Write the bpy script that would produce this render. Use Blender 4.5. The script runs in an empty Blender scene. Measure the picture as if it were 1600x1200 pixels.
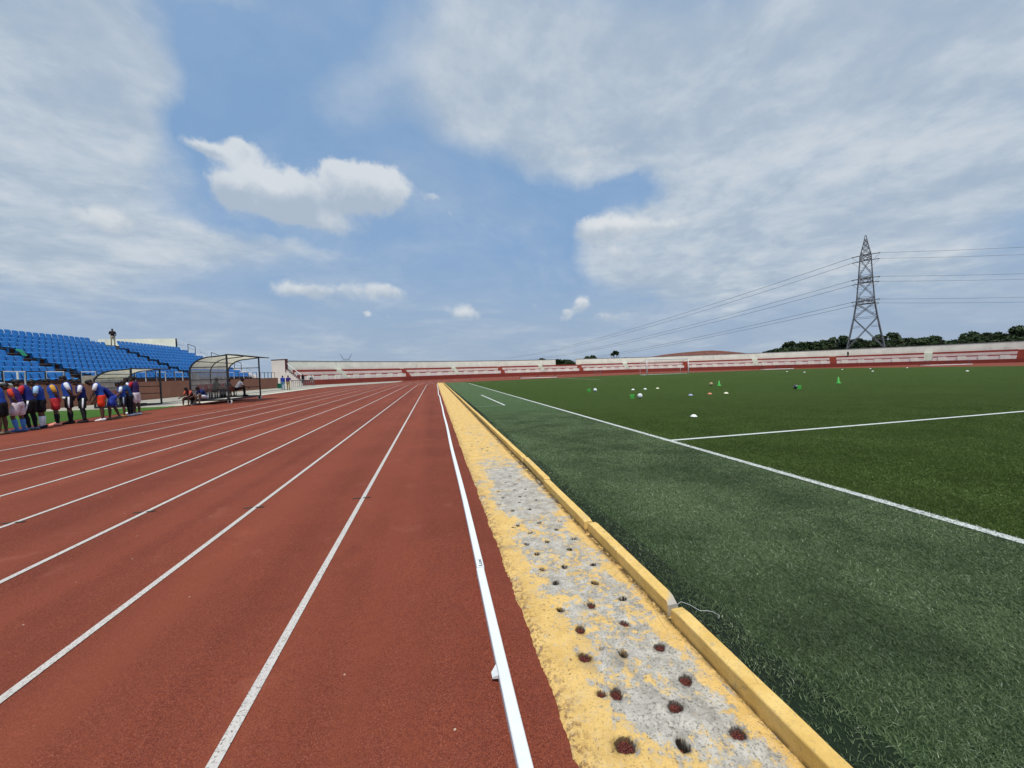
import bpy, math, random
import numpy as np
from mathutils import Vector, Matrix
random.seed(7); RNG = np.random.default_rng(7)
S = bpy.context.scene
C = S.collection
PI = math.pi

# ------------------------------------------------------------------ camera
F_PX, ROLL, EYE = 590.0, math.radians(1.7), 1.60
YAW, PITCH = math.radians(11.717), math.radians(2.004)
ca, sa, cp, sp = math.cos(YAW), math.sin(YAW), math.cos(PITCH), math.sin(PITCH)
FW = Vector((sa*cp, ca*cp, -sp)); R0 = Vector((ca, -sa, 0)); U0 = R0.cross(FW)
UPV = U0*math.cos(ROLL) + R0*math.sin(ROLL); RTV = R0*math.cos(ROLL) - U0*math.sin(ROLL)
cam_d = bpy.data.cameras.new('camera'); cam = bpy.data.objects.new('camera', cam_d); C.objects.link(cam)
cam_d.sensor_width = 36; cam_d.lens = 36*F_PX/1600; cam_d.clip_end = 20000; cam_d.clip_start = 0.05
M = Matrix((RTV, UPV, -FW)).transposed().to_4x4(); M.translation = (0, 0, EYE); cam.matrix_world = M
S.camera = cam

def ray(px, py):
    return (FW*F_PX + RTV*(px-800) + UPV*(600-py))
def ss(a, b, x):
    t = min(1, max(0, (x-a)/(b-a))); return t*t*(3-2*t)
def gz(x, y):                       # height of the stadium ground (track cross-fall, crowned pitch)
    z = 0
    if x < 0.4: z = 0.016*(0.4-max(x, -14))
    elif x > 1.5: z = 0.30*ss(1.5, 42, x)
    k = 1-ss(58, 84, y) if x > 0.4 else 1-ss(45, 80, y)
    return z*k
def at(px, py, up=0.0):             # ground point seen at a place of the photo
    d = ray(px, py); z = up
    for _ in range(25):
        t = (z-EYE)/d.z; p = Vector((0, 0, EYE))+d*t; z = 0.6*z+0.4*(gz(p.x, p.y)+up)
    return p
def at_x(px, py, X):
    d = ray(px, py); return Vector((0, 0, EYE))+d*(X/d.x)
def at_d(px, py, D):
    d = ray(px, py); return Vector((0, 0, EYE))+d*(D/d.dot(FW))

# ------------------------------------------------------------------ materials
def lin(c):
    return tuple(((v/255)/12.92 if v/255 <= .04045 else ((v/255+.055)/1.055)**2.4) for v in c)
class NT:
    def __init__(s, m): s.t = m.node_tree; s.n = s.t.nodes; s.l = s.t.links
    def new(s, typ, **k):
        n = s.n.new(typ)
        for a, v in k.items(): setattr(n, a, v)
        return n
    def val(s, sock, v):
        if isinstance(v, bpy.types.NodeSocket): s.l.new(v, sock)
        else: sock.default_value = v
    def math(s, op, a, b=0.0, c=0.0, clamp=False):
        n = s.new('ShaderNodeMath', operation=op, use_clamp=clamp)
        s.val(n.inputs[0], a); s.val(n.inputs[1], b); s.val(n.inputs[2], c); return n.outputs[0]
    def mix(s, f, a, b, blend='MIX'):
        n = s.new('ShaderNodeMix', data_type='RGBA', blend_type=blend)
        s.val(n.inputs[0], f)
        for i, v in ((6, a), (7, b)):
            s.val(n.inputs[i], (*v, 1) if isinstance(v, tuple) and len(v) == 3 else v)
        return n.outputs[2]
    def ramp(s, x, a, b, lo=0.0, hi=1.0, smooth=True):
        n = s.new('ShaderNodeMapRange', interpolation_type='SMOOTHSTEP' if smooth else 'LINEAR')
        s.val(n.inputs[0], x); s.val(n.inputs[1], a); s.val(n.inputs[2], b); s.val(n.inputs[3], lo); s.val(n.inputs[4], hi)
        return n.outputs[0]
    def noise(s, co, scale, detail=3, rough=.55, dist=0):
        n = s.new('ShaderNodeTexNoise'); s.val(n.inputs['Vector'], co)
        n.inputs['Scale'].default_value = scale; n.inputs['Detail'].default_value = detail
        n.inputs['Roughness'].default_value = rough; n.inputs['Distortion'].default_value = dist
        return n.outputs[0]
    def voro(s, co, scale, out=0, **k):
        n = s.new('ShaderNodeTexVoronoi', **k); s.val(n.inputs['Vector'], co); n.inputs['Scale'].default_value = scale
        return n.outputs[out]
    def xyz(s, co):
        n = s.new('ShaderNodeSeparateXYZ'); s.l.new(co, n.inputs[0]); return n.outputs
    def vec(s, op, a, b):
        n = s.new('ShaderNodeVectorMath', operation=op); s.val(n.inputs[0], a); s.val(n.inputs[1], b); return n
    def attr(s, name): return s.new('ShaderNodeAttribute', attribute_name=name).outputs['Fac']
    def bump(s, h, strength, dist):
        n = s.new('ShaderNodeBump'); s.val(n.inputs['Height'], h)
        n.inputs['Strength'].default_value = strength; n.inputs['Distance'].default_value = dist; return n.outputs[0]
def newmat(name, rough=.8, spec=.3):
    m = bpy.data.materials.new(name); m.use_nodes = True; k = NT(m)
    b = k.n['Principled BSDF']; b.inputs['Roughness'].default_value = rough; b.inputs['Specular IOR Level'].default_value = spec
    k.b = b; k.pos = k.new('ShaderNodeNewGeometry').outputs['Position']; k.obj = k.new('ShaderNodeTexCoord').outputs['Object']
    return m, k
def plain(name, col, rough=.7, var=.18, scale=6.0, spec=.3, metal=0.0, stain=None, bump=0.0):
    m, k = newmat(name, rough, spec)
    n = k.noise(k.obj, scale, 5, .6); n2 = k.noise(k.obj, scale*7, 3, .6)
    f = k.math('ADD', k.math('MULTIPLY', n, .65), k.math('MULTIPLY', n2, .35))
    lo = tuple(v*(1-var*1.6) for v in col); hi = tuple(min(1, v*(1+var*1.2)) for v in col)
    c = k.mix(k.ramp(f, .3, .7), lo, hi)
    if stain:
        st = k.ramp(k.noise(k.obj, scale*.6, 6, .7, 1.2), .52, .72); c = k.mix(k.math('MULTIPLY', st, .55), c, stain)
    k.val(k.b.inputs['Base Color'], c); k.b.inputs['Metallic'].default_value = metal
    if bump: k.val(k.b.inputs['Normal'], k.bump(n2, bump, .02))
    return m

def m_track():
    m, k = newmat('red_rubber_track', .9, .15)
    p = k.pos
    g = k.voro(p, 150, 1); gr = k.xyz(g)[0]
    f = k.noise(p, 230, 2, .65); big = k.noise(p, .55, 5, .62); mid = k.noise(p, 5, 4, .6)
    base = k.mix(k.ramp(big, .35, .68), (.155, .034, .016), (.222, .050, .024))
    base = k.mix(k.math('MULTIPLY', k.ramp(mid, .45, .75), .35), base, (.17, .042, .028))
    base = k.mix(k.ramp(gr, .15, 1.0, 0, .85), base, (.105, .022, .014))
    base = k.mix(k.ramp(f, .52, .70, 0, .8), base, (.40, .135, .085))
    # long rolled-out lanes of slightly different batches
    sx = k.xyz(p); lane = k.noise(k.vec('MULTIPLY', p, (1.3, .03, 0)).outputs[0], 1.0, 2, .5)
    base = k.mix(k.ramp(lane, .35, .7, 0, .4), base, (.30, .078, .040))
    st2 = k.noise(p, .9, 7, .72, 1.5); base = k.mix(k.ramp(st2, .55, .72, 0, .38), base, (.13, .034, .020)); base = k.mix(k.ramp(k.noise(p, 1.7, 7, .7), .56, .74, 0, .3), base, (.36, .13, .085))
    # pale chips and grit
    ch = k.voro(p, 9.0, 0); pick = k.xyz(k.voro(p, 9.0, 1))[1]
    chip = k.math('MULTIPLY', k.math('LESS_THAN', ch, .055), k.math('GREATER_THAN', pick, .80))
    base = k.mix(k.math('MULTIPLY', chip, .75), base, (.62, .45, .33))
    k.val(k.b.inputs['Base Color'], base)
    h = k.math('ADD', gr, k.math('MULTIPLY', f, .8))
    k.val(k.b.inputs['Normal'], k.bump(h, .55, .004))
    return m
def m_line(name, col, dark, wear=.5, scale=300):
    m, k = newmat(name, .8, .2); p = k.pos
    g = k.xyz(k.voro(p, scale, 1))[0]; n = k.noise(p, scale*.5, 2); w = k.noise(p, 3, 5, .65)
    f = k.math('ADD', k.math('MULTIPLY', g, .6), k.math('MULTIPLY', n, .5))
    c = k.mix(k.ramp(f, .62, .95, 0, wear), col, dark)
    c = k.mix(k.ramp(w, .5, .8, 0, .35), c, tuple(v*.72 for v in col))
    k.val(k.b.inputs['Base Color'], c); k.val(k.b.inputs['Normal'], k.bump(f, .5, .003)); return m
def m_strip():
    m, k = newmat('worn_yellow_concrete', .9, .15); p = k.pos; x, y, z = k.xyz(p)
    warp = k.vec('ADD', p, k.vec('SCALE', k.new('ShaderNodeTexNoise').outputs[1], (0, 0, 0)).outputs[0]).outputs[0]
    big = k.noise(p, 2.3, 7, .66, .6); fine = k.noise(p, 24, 5, .7); spk = k.noise(p, 150, 2, .6)
    cx = k.math('ABSOLUTE', k.math('SUBTRACT', x, 1.02))
    edge = k.math('ADD', k.ramp(x, .58, .90, .125, -.06), k.ramp(x, 1.22, 1.40, 0, .15))                       # paint survives along both edges
    far = k.ramp(y, 4.6, 8.5, 0, .12)
    far2 = k.ramp(y, 9, 22, 0, .18)
    grey_pull = k.math('MULTIPLY', k.ramp(y, 3.6, 4.6), k.ramp(y, 7.0, 5.8, 0, .09))
    v = k.math('ADD', k.math('ADD', k.math('ADD', k.math('MULTIPLY', big, .55), k.math('MULTIPLY', k.noise(p, 7.5, 6, .68, .5), .45)), edge), k.math('ADD', far, far2))
    v = k.math('SUBTRACT', k.math('SUBTRACT', v, grey_pull), .002)
    v = k.math('ADD', v, k.math('MULTIPLY', k.math('SUBTRACT', fine, .5), .55))
    paint = k.ramp(v, .44, .515)
    conc = k.mix(k.ramp(k.noise(p, 9, 6, .7), .3, .72), (.31, .28, .23), (.60, .555, .465))
    conc = k.mix(k.ramp(k.noise(p, 70, 4, .7), .5, .66, 0, .75), conc, (.13, .115, .095))
    conc = k.mix(k.ramp(k.noise(p, 48, 3, .6), .58, .68, 0, .6), conc, (.60, .56, .48))
    yel = k.mix(k.ramp(k.noise(p, 6, 5, .6), .3, .7), (.64, .405, .125), (.78, .515, .175))
    yel = k.mix(k.ramp(fine, .54, .72, 0, .6), yel, (.62, .48, .29))
    yel = k.mix(k.ramp(k.noise(p, 85, 4, .72), .54, .64, 0, .7), yel, (.34, .23, .11)); yel = k.mix(k.ramp(k.noise(p, 13, 6, .75), .55, .66, 0, .5), yel, (.47, .41, .31))
    yel = k.mix(k.ramp(k.noise(p, 3.2, 6, .7), .5, .7, 0, .35), yel, (.62, .48, .27))
    c = k.mix(paint, conc, yel)
    # dirt: grit in the pores, soot-like patches, cracks
    dirt = k.ramp(k.noise(p, 38, 6, .78), .575, .66); c = k.mix(k.math('MULTIPLY', dirt, .85), c, (.09, .07, .05))
    lft = k.ramp(x, .66, .50); d2 = k.math('MULTIPLY', lft, k.ramp(k.noise(p, 30, 6, .8), .47, .58))
    c = k.mix(k.math('MULTIPLY', d2, .8), c, (.13, .055, .04))
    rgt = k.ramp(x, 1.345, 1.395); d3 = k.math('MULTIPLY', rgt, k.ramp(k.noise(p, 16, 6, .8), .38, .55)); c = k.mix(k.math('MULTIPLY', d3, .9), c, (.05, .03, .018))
    pat = k.ramp(k.noise(p, 1.7, 5, .7), .56, .70); c = k.mix(k.math('MULTIPLY', pat, .4), c, (.20, .18, .155))
    crk = k.voro(k.vec('ADD', p, k.vec('MULTIPLY', k.noise(p, 5, 4), (.3, .3, .3)).outputs[0]).outputs[0], 2.6, 0, feature='DISTANCE_TO_EDGE')
    c = k.mix(k.math('MULTIPLY', k.math('MULTIPLY', k.ramp(crk, .010, .0), .4), k.ramp(k.noise(p, 1.1, 3), .5, .6)), c, (.08, .065, .05))
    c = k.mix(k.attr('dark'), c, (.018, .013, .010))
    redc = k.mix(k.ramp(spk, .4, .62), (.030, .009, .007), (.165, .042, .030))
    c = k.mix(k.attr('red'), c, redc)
    k.val(k.b.inputs['Base Color'], c)
    h = k.math('ADD', k.math('MULTIPLY', fine, .25), k.math('ADD', k.math('MULTIPLY', spk, .4), k.math('ADD', k.math('MULTIPLY', paint, .15), k.math('MULTIPLY', k.noise(p, 75, 4, .75), .6))))
    k.val(k.b.inputs['Normal'], k.bump(h, .8, .007)); return m
def m_kerbstone():
    m, k = newmat('yellow_painted_stone', .85, .2); p = k.pos
    n = k.noise(p, 5, 6, .65); f = k.noise(p, 60, 4, .7)
    c = k.mix(k.ramp(n, .3, .7), (.66, .42, .115), (.80, .545, .19))
    c = k.mix(k.ramp(f, .54, .68, 0, .7), c, (.46, .32, .13)); c = k.mix(k.ramp(k.noise(p, 2.2, 7, .72, .8), .54, .68, 0, .45), c, (.50, .40, .22)); c = k.mix(k.ramp(k.noise(p, 130, 3, .7), .6, .7, 0, .5), c, (.30, .21, .09))
    c = k.mix(k.ramp(k.noise(p, 22, 6, .78), .60, .68, 0, .8), c, (.34, .30, .24))
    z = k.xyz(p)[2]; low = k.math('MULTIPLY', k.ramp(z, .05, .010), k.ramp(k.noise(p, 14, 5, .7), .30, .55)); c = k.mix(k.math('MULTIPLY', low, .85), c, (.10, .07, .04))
    cr = k.voro(k.vec('ADD', p, k.vec('MULTIPLY', k.noise(p, 9, 3), (.1, .1, .1)).outputs[0]).outputs[0], 1.9, 0, feature='DISTANCE_TO_EDGE')
    c = k.mix(k.math('MULTIPLY', k.ramp(cr, .004, .0), .5), c, (.16, .11, .05))
    c = k.mix(k.attr('chip'), c, (.42, .39, .34))
    k.val(k.b.inputs['Base Color'], c); k.val(k.b.inputs['Normal'], k.bump(f, .5, .006)); return m
def m_turf(name, a, b, c3, sc=1.0):
    m, k = newmat(name, .95, .04); p = k.pos
    st = k.vec('MULTIPLY', p, (1.0, 1.0, 1.0)).outputs[0]
    big = k.noise(p, .22, 6, .65); mid = k.noise(p, 2.2, 5, .7); fine = k.noise(p, 38, 4, .8); vf = k.noise(p, 210, 2, .7)
    col = k.mix(k.ramp(big, .32, .68), a, b)
    col = k.mix(k.ramp(mid, .42, .72, 0, .6), col, c3)
    col = k.mix(k.ramp(fine, .36, .64, .75, 0), col, tuple(v*.3 for v in a))
    col = k.mix(k.ramp(vf, .5, .72, 0, .7), col, tuple(min(1, v*1.9) for v in c3))
    strk = k.noise(k.vec('MULTIPLY', p, (.55, 5, 1)).outputs[0], 1.0, 4, .7)
    col = k.mix(k.ramp(strk, .55, .75, 0, .45), col, tuple(v*1.35 for v in c3))
    k.val(k.b.inputs['Base Color'], col)
    k.val(k.b.inputs['Normal'], k.bump(k.math('ADD', fine, k.math('MULTIPLY', vf, .7)), 1.0, .03)); return m
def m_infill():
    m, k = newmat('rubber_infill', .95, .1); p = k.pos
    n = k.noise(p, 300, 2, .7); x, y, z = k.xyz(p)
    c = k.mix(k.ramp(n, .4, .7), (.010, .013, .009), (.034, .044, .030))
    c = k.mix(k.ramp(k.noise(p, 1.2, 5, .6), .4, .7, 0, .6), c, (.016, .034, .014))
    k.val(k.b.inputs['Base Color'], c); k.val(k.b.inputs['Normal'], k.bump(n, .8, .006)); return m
def m_blade(name, lo, hi, dry):
    m, k = newmat(name, .6, .25); r = k.attr('rnd')
    c = k.mix(r, lo, hi); c = k.mix(k.ramp(r, .86, .99), c, dry)
    c = k.mix(k.ramp(k.noise(k.pos, .9, 5, .65), .38, .66, 0, .55), c, tuple(v*.55 for v in lo))
    k.val(k.b.inputs['Base Color'], c); tr = k.new('ShaderNodeBsdfTranslucent'); k.val(tr.inputs[0], c); mx = k.new('ShaderNodeMixShader'); mx.inputs[0].default_value = .35
    k.l.new(k.b.outputs[0], mx.inputs[1]); k.l.new(tr.outputs[0], mx.inputs[2]); k.l.new(mx.outputs[0], k.n['Material Output'].inputs[0]); return m
def m_leaf(name, lo, hi):
    m, k = newmat(name, .6, .25); r = k.attr('rnd'); k.val(k.b.inputs['Base Color'], k.mix(r, lo, hi)); return m
def m_poly(name, col, alpha):
    m, k = newmat(name, .25, .5)
    n = k.noise(k.obj, 1.1, 5, .6, .5); f = k.ramp(n, .3, .75)
    k.val(k.b.inputs['Base Color'], k.mix(f, tuple(v*.7 for v in col), col))
    col_ = k.mix(f, tuple(v*.7 for v in col), col)
    tr = k.new('ShaderNodeBsdfTranslucent'); k.val(tr.inputs[0], col_); mx = k.new('ShaderNodeMixShader'); mx.inputs[0].default_value = .6; k.l.new(k.b.outputs[0], mx.inputs[1]); k.l.new(tr.outputs[0], mx.inputs[2])
    tp = k.new('ShaderNodeBsdfTransparent'); m2 = k.new('ShaderNodeMixShader'); m2.inputs[0].default_value = alpha; k.l.new(tp.outputs[0], m2.inputs[1]); k.l.new(mx.outputs[0], m2.inputs[2]); k.l.new(m2.outputs[0], k.n['Material Output'].inputs[0]); return m
def m_wallpaint(name, col, streak, amount=.5, sc=1.0):
    m, k = newmat(name, .85, .2); p = k.obj
    st = k.noise(k.vec('MULTIPLY', p, (1.6*sc, 1.6*sc, .18)).outputs[0], 1.0, 6, .7); n = k.noise(p, .6, 5, .6)
    c = k.mix(k.ramp(n, .3, .7), tuple(v*.9 for v in col), tuple(min(1, v*1.06) for v in col))
    c = k.mix(k.ramp(st, .55, .72, 0, amount), c, streak)
    k.val(k.b.inputs['Base Color'], c); k.val(k.b.inputs['Normal'], k.bump(k.noise(p, 18, 4), .25, .01)); return m
def m_ground():
    m, k = newmat('dry_earth', .95, .1); n = k.noise(k.pos, .03, 6, .65)
    k.val(k.b.inputs['Base Color'], k.mix(k.ramp(n, .4, .6), (.10, .11, .04), (.22, .15, .09))); return m

MT = dict(
 track=m_track(), line=m_line('lane_paint', (.56, .52, .465), (.17, .13, .105), 1.0, 170), pline=m_line('pitch_paint', (.60, .62, .575), (.16, .21, .13), .8, 150),
 pfaint=m_line('worn_pitch_paint', (.30, .36, .26), (.12, .17, .09), .7, 160), mark=m_line('dark_paint', (.035, .04, .03), (.08, .03, .02), .5),
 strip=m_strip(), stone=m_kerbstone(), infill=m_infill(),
 turf_out=m_turf('grey_green_turf', (.084, .138, .056), (.104, .162, .070), (.13, .19, .092)),
 turf_in=m_turf('green_turf', (.050, .084, .017), (.062, .100, .021), (.078, .12, .030)),
 turf_side=m_turf('bright_turf', (.07, .16, .03), (.09, .19, .04), (.12, .23, .05)),
 blade_out=m_blade('turf_blade_grey', (.090, .145, .060), (.31, .405, .205), (.66, .70, .52)),
 blade_in=m_blade('turf_blade_green', (.085, .14, .026), (.155, .22, .056), (.29, .35, .15)),
 apron=plain('pale_concrete', (.36, .335, .27), .9, .15, .5, stain=(.30, .27, .22), bump=.2),
 apron2=plain('bright_concrete_kerb', (.62, .56, .44), .9, .12, .8), ditch=plain('dark_channel', (.05, .042, .032), .9),
 brick=m_wallpaint('terracotta_paint', (.35, .15, .092), (.50, .32, .23), .5), 
 cream=m_wallpaint('cream_paint', (.78, .79, .665), (.42, .40, .33), .4, .5), pink=m_wallpaint('faded_pink_paint', (.72, .63, .56), (.42, .33, .28), .5, .6),
 stair=m_wallpaint('stair_paint', (.56, .555, .46), (.40, .38, .32), .5, .8), white=m_wallpaint('white_wash', (.74, .70, .64), (.45, .38, .32), .6, 1.2), redp=m_wallpaint('oxide_red_paint', (.235, .045, .032), (.14, .03, .025), .5, .8),
 redb=m_wallpaint('brick_red_paint', (.30, .065, .04), (.20, .05, .035), .4, .6),
 maroon=plain('maroon_trim', (.10, .03, .035), .7), cap=plain('grey_coping', (.16, .17, .18), .8),
 conc=plain('grandstand_concrete', (.33, .29, .23), .9, .2, 2.5, stain=(.16, .13, .10)), riser=plain('dark_red_riser', (.075, .028, .022), .85),
 seat=plain('blue_plastic', (.003, .185, .53), .30, .12, 3, spec=.6), seat_edge=plain('pale_seat_edge', (.45, .55, .70), .4),
 wpipe=plain('white_pipe', (.72, .72, .70), .5, .08), dpipe=plain('dark_steel', (.022, .022, .026), .5, .2, spec=.4), galv=plain('galvanised_steel', (.20, .21, .225), .55, .15, metal=.3),
 rail=m_line('white_aluminium', (.72, .73, .71), (.60, .60, .57), .3, 40), seam=plain('grey_underside', (.20, .20, .20), .7), ink=plain('black_print', (.05, .07, .06), .6),
 poly=m_poly('smoky_sheet', (.50, .48, .46), .70), polyt=m_poly('clear_sheet', (.50, .50, .47), .20), polyy=m_poly('yellowed_sheet', (.78, .73, .52), .86),
 redchair=plain('red_plastic', (.30, .02, .025), .4, .12), tyre=plain('white_caster', (.70, .66, .62), .6), rubber=plain('black_rubber', (.02, .02, .02), .7),
 tower=plain('weathered_steel', (.15, .15, .165), .6, .15), wire=plain('aluminium_wire', (.16, .17, .19), .5), insul=plain('brown_insulator', (.10, .09, .09), .4),
 bark=plain('tree_bark', (.07, .05, .035), .9), leafd=m_leaf('dark_leaves', (.012, .022, .008), (.045, .072, .022)), leafm=m_leaf('mid_leaves', (.018, .032, .010), (.06, .09, .03)),
 earth=plain('red_earth', (.16, .062, .04), .95, .25, .3, stain=(.05, .06, .025), bump=.4), ground=m_ground(),
 green=plain('bright_green_plastic', (.10, .52, .09), .45, .1), wcone=plain('white_disc_plastic', (.80, .80, .74), .45, .05), ycone=plain('pale_yellow_plastic', (.75, .72, .50), .45, .05),
 ocone=plain('orange_plastic', (.62, .24, .12), .45, .05), bcone=plain('blue_grey_plastic', (.34, .38, .52), .45, .05),
 ballw=plain('white_ball_panel', (.80, .80, .80), .35, .04), ballk=plain('black_ball_panel', (.02, .02, .025), .35), ballt=plain('tan_ball_panel', (.50, .36, .20), .4),
 gcloth=plain('green_cloth', (.02, .22, .13), .8), skin=plain('brown_skin', (.10, .048, .028), .55, .1), hair=plain('black_hair', (.008, .007, .007), .6),
 eye=plain('dark_eye', (.01, .01, .01), .3),
)
CL = {}
def cloth(rgb):
    if rgb not in CL: CL[rgb] = plain('cloth_%d_%d_%d' % rgb, lin(rgb), .85, .2, 9)
    return CL[rgb]

# ------------------------------------------------------------------ mesh helpers
class MB:
    def __init__(s): s.v = []; s.f = []
    def add(s, vs, fs):
        o = len(s.v); s.v += [tuple(v) for v in vs]; s.f += [tuple(i+o for i in f) for f in fs]; return s
    def quad(s, *p): return s.add(p, [tuple(range(len(p)))])
    def box(s, c, d, rz=0.0, bev=0.0):
        x, y, z = (v/2 for v in d); cr, sr = math.cos(rz), math.sin(rz)
        if bev <= 0:
            vs = [(a*x, b*y, e*z) for e in (-1, 1) for a, b in ((-1, -1), (1, -1), (1, 1), (-1, 1))]
            fs = [(3, 2, 1, 0), (4, 5, 6, 7)]+[(i, (i+1) % 4, (i+1) % 4+4, i+4) for i in range(4)]
        else:
            vs = []; 
            for zz, k in ((-z, bev), (-z+bev, 0), (z-bev, 0), (z, bev)):
                X, Y = x-k, y-k; b = bev
                vs += [(-X+b, -Y, zz), (X-b, -Y, zz), (X, -Y+b, zz), (X, Y-b, zz), (X-b, Y, zz), (-X+b, Y, zz), (-X, Y-b, zz), (-X, -Y+b, zz)]
            fs = [tuple(range(7, -1, -1)), tuple(range(24, 32))]
            for l in range(3): fs += [(l*8+i, l*8+(i+1) % 8, l*8+8+(i+1) % 8, l*8+8+i) for i in range(8)]
        return s.add([(c[0]+a*cr-b*sr, c[1]+a*sr+b*cr, c[2]+e) for a, b, e in vs], fs)
    def beam(s, a, b, w, h=None, n=4):
        a, b = Vector(a), Vector(b); d = (b-a)
        if d.length < 1e-6: return s
        d.normalize(); u = d.cross(Vector((0, 0, 1)))
        if u.length < .05: u = d.cross(Vector((0, 1, 0)))
        u.normalize(); v = d.cross(u); h = h or w; vs = []
        for q in (a, b):
            for i in range(n):
                t = 2*PI*(i+.5)/n; k = .7071 if n == 4 else .5
                vs.append(q+u*math.cos(t)*w*k+v*math.sin(t)*h*k)
        return s.add(vs, [tuple(range(n-1, -1, -1)), tuple(range(n, 2*n))]+[(i, (i+1) % n, n+(i+1) % n, n+i) for i in range(n)])
    def tube(s, pts, rad, n=10, side=None, ell=None):
        """tapered tube through pts; rad is one radius or a list of radii / (side, front) pairs; closed with rounded ends"""
        P = [Vector(p) for p in pts]; R = [rad]*len(P) if isinstance(rad, (int, float)) else list(rad)
        R = [(r, r) if isinstance(r, (int, float)) else r for r in R]
        side = Vector(side) if side else None; vs = []; 
        u = None
        for i, p in enumerate(P):
            d = (P[min(i+1, len(P)-1)]-P[max(i-1, 0)]).normalized()
            if side: u = (side-d*side.dot(d)).normalized()
            elif u is None:
                u = d.cross(Vector((0, 0, 1))); u = u if u.length > .05 else d.cross(Vector((0, 1, 0))); u.normalize()
            else: u = (u-d*u.dot(d)).normalized()
            w = d.cross(u)
            for j in range(n):
                t = 2*PI*j/n; vs.append(p+u*math.cos(t)*R[i][0]+w*math.sin(t)*R[i][1])
        m = len(P); fs = [(i*n+j, i*n+(j+1) % n, (i+1)*n+(j+1) % n, (i+1)*n+j) for i in range(m-1) for j in range(n)]
        d0 = (P[0]-P[1]).normalized()*min(R[0])*.6; d1 = (P[-1]-P[-2]).normalized()*min(R[-1])*.6
        vs += [P[0]+d0, P[-1]+d1]; a, b = m*n, m*n+1
        fs += [((j+1) % n, j, a) for j in range(n)]+[((m-1)*n+j, (m-1)*n+(j+1) % n, b) for j in range(n)]
        return s.add(vs, fs)
    def ball(s, c, r, nu=12, nv=8):
        r = (r, r, r) if isinstance(r, (int, float)) else r; vs = []
        for i in range(1, nv):
            t = PI*i/nv
            for j in range(nu): vs.append((c[0]+r[0]*math.sin(t)*math.cos(2*PI*j/nu), c[1]+r[1]*math.sin(t)*math.sin(2*PI*j/nu), c[2]+r[2]*math.cos(t)))
        vs += [(c[0], c[1], c[2]+r[2]), (c[0], c[1], c[2]-r[2])]; a, b = len(vs)-2, len(vs)-1
        fs = [(i*nu+j, (i+1)*nu+j, (i+1)*nu+(j+1) % nu, i*nu+(j+1) % nu) for i in range(nv-2) for j in range(nu)]
        fs += [(j, (j+1) % nu, a) for j in range(nu)]+[((nv-2)*nu+(j+1) % nu, (nv-2)*nu+j, b) for j in range(nu)]
        return s.add(vs, fs)
    def lathe(s, prof, n=20, c=(0, 0, 0), M=None):
        vs = []
        for r, z in prof:
            for j in range(n):
                q = Vector((r*math.cos(2*PI*j/n), r*math.sin(2*PI*j/n), z)); q = M @ q if M else q; vs.append(q+Vector(c))
        m = len(prof); fs = [(i*n+j, i*n+(j+1) % n, (i+1)*n+(j+1) % n, (i+1)*n+j) for i in range(m-1) for j in range(n)]
        return s.add(vs, fs)
    def sheet(s, rows):
        n = len(rows[0]); vs = [p for r in rows for p in r]
        return s.add(vs, [(i*n+j, i*n+j+1, (i+1)*n+j+1, (i+1)*n+j) for i in range(len(rows)-1) for j in range(n-1)])
    def build(s, name, mat, parent=None, smooth=False):
        me = bpy.data.meshes.new(name); me.from_pydata(s.v, [], s.f); me.update()
        if smooth: me.shade_smooth()
        me.materials.append(mat); o = bpy.data.objects.new(name, me); C.objects.link(o)
        if parent: o.parent = parent
        return o
def np_obj(name, V, Fc, mat, parent=None, attrs=None, smooth=False):
    me = bpy.data.meshes.new(name); k = Fc.shape[1]
    me.vertices.add(len(V)); me.vertices.foreach_set('co', np.ascontiguousarray(V, dtype=np.float32).ravel())
    me.loops.add(Fc.size); me.loops.foreach_set('vertex_index', Fc.astype(np.int32).ravel())
    me.polygons.add(len(Fc)); me.polygons.foreach_set('loop_start', np.arange(0, Fc.size, k, dtype=np.int32))
    me.update(calc_edges=True)
    for a, v in (attrs or {}).items():
        me.attributes.new(a, 'FLOAT', 'POINT').data.foreach_set('value', v.astype(np.float32))
    if smooth: me.shade_smooth()
    me.materials.append(mat); o = bpy.data.objects.new(name, me); C.objects.link(o)
    if parent: o.parent = parent
    return o
def empty(name, loc=(0, 0, 0), rz=0.0):
    o = bpy.data.objects.new(name, None); o.empty_display_size = .2; C.objects.link(o); o.location = loc; o.rotation_euler.z = rz; return o
def tag(o, label=None, cat=None, group=None, kind=None):
    if label: o['label'] = label
    if cat: o['category'] = cat
    if group: o['group'] = group
    if kind: o['kind'] = kind
    return o
def copy_tree(o, parent=None):
    c = o.copy(); C.objects.link(c)
    if parent: c.parent = parent
    for ch in list(o.children): copy_tree(ch, c)
    return c
def clean(o):
    for k in ('label', 'category', 'group', 'kind'):
        if k in o: del o[k]
    return o

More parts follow.
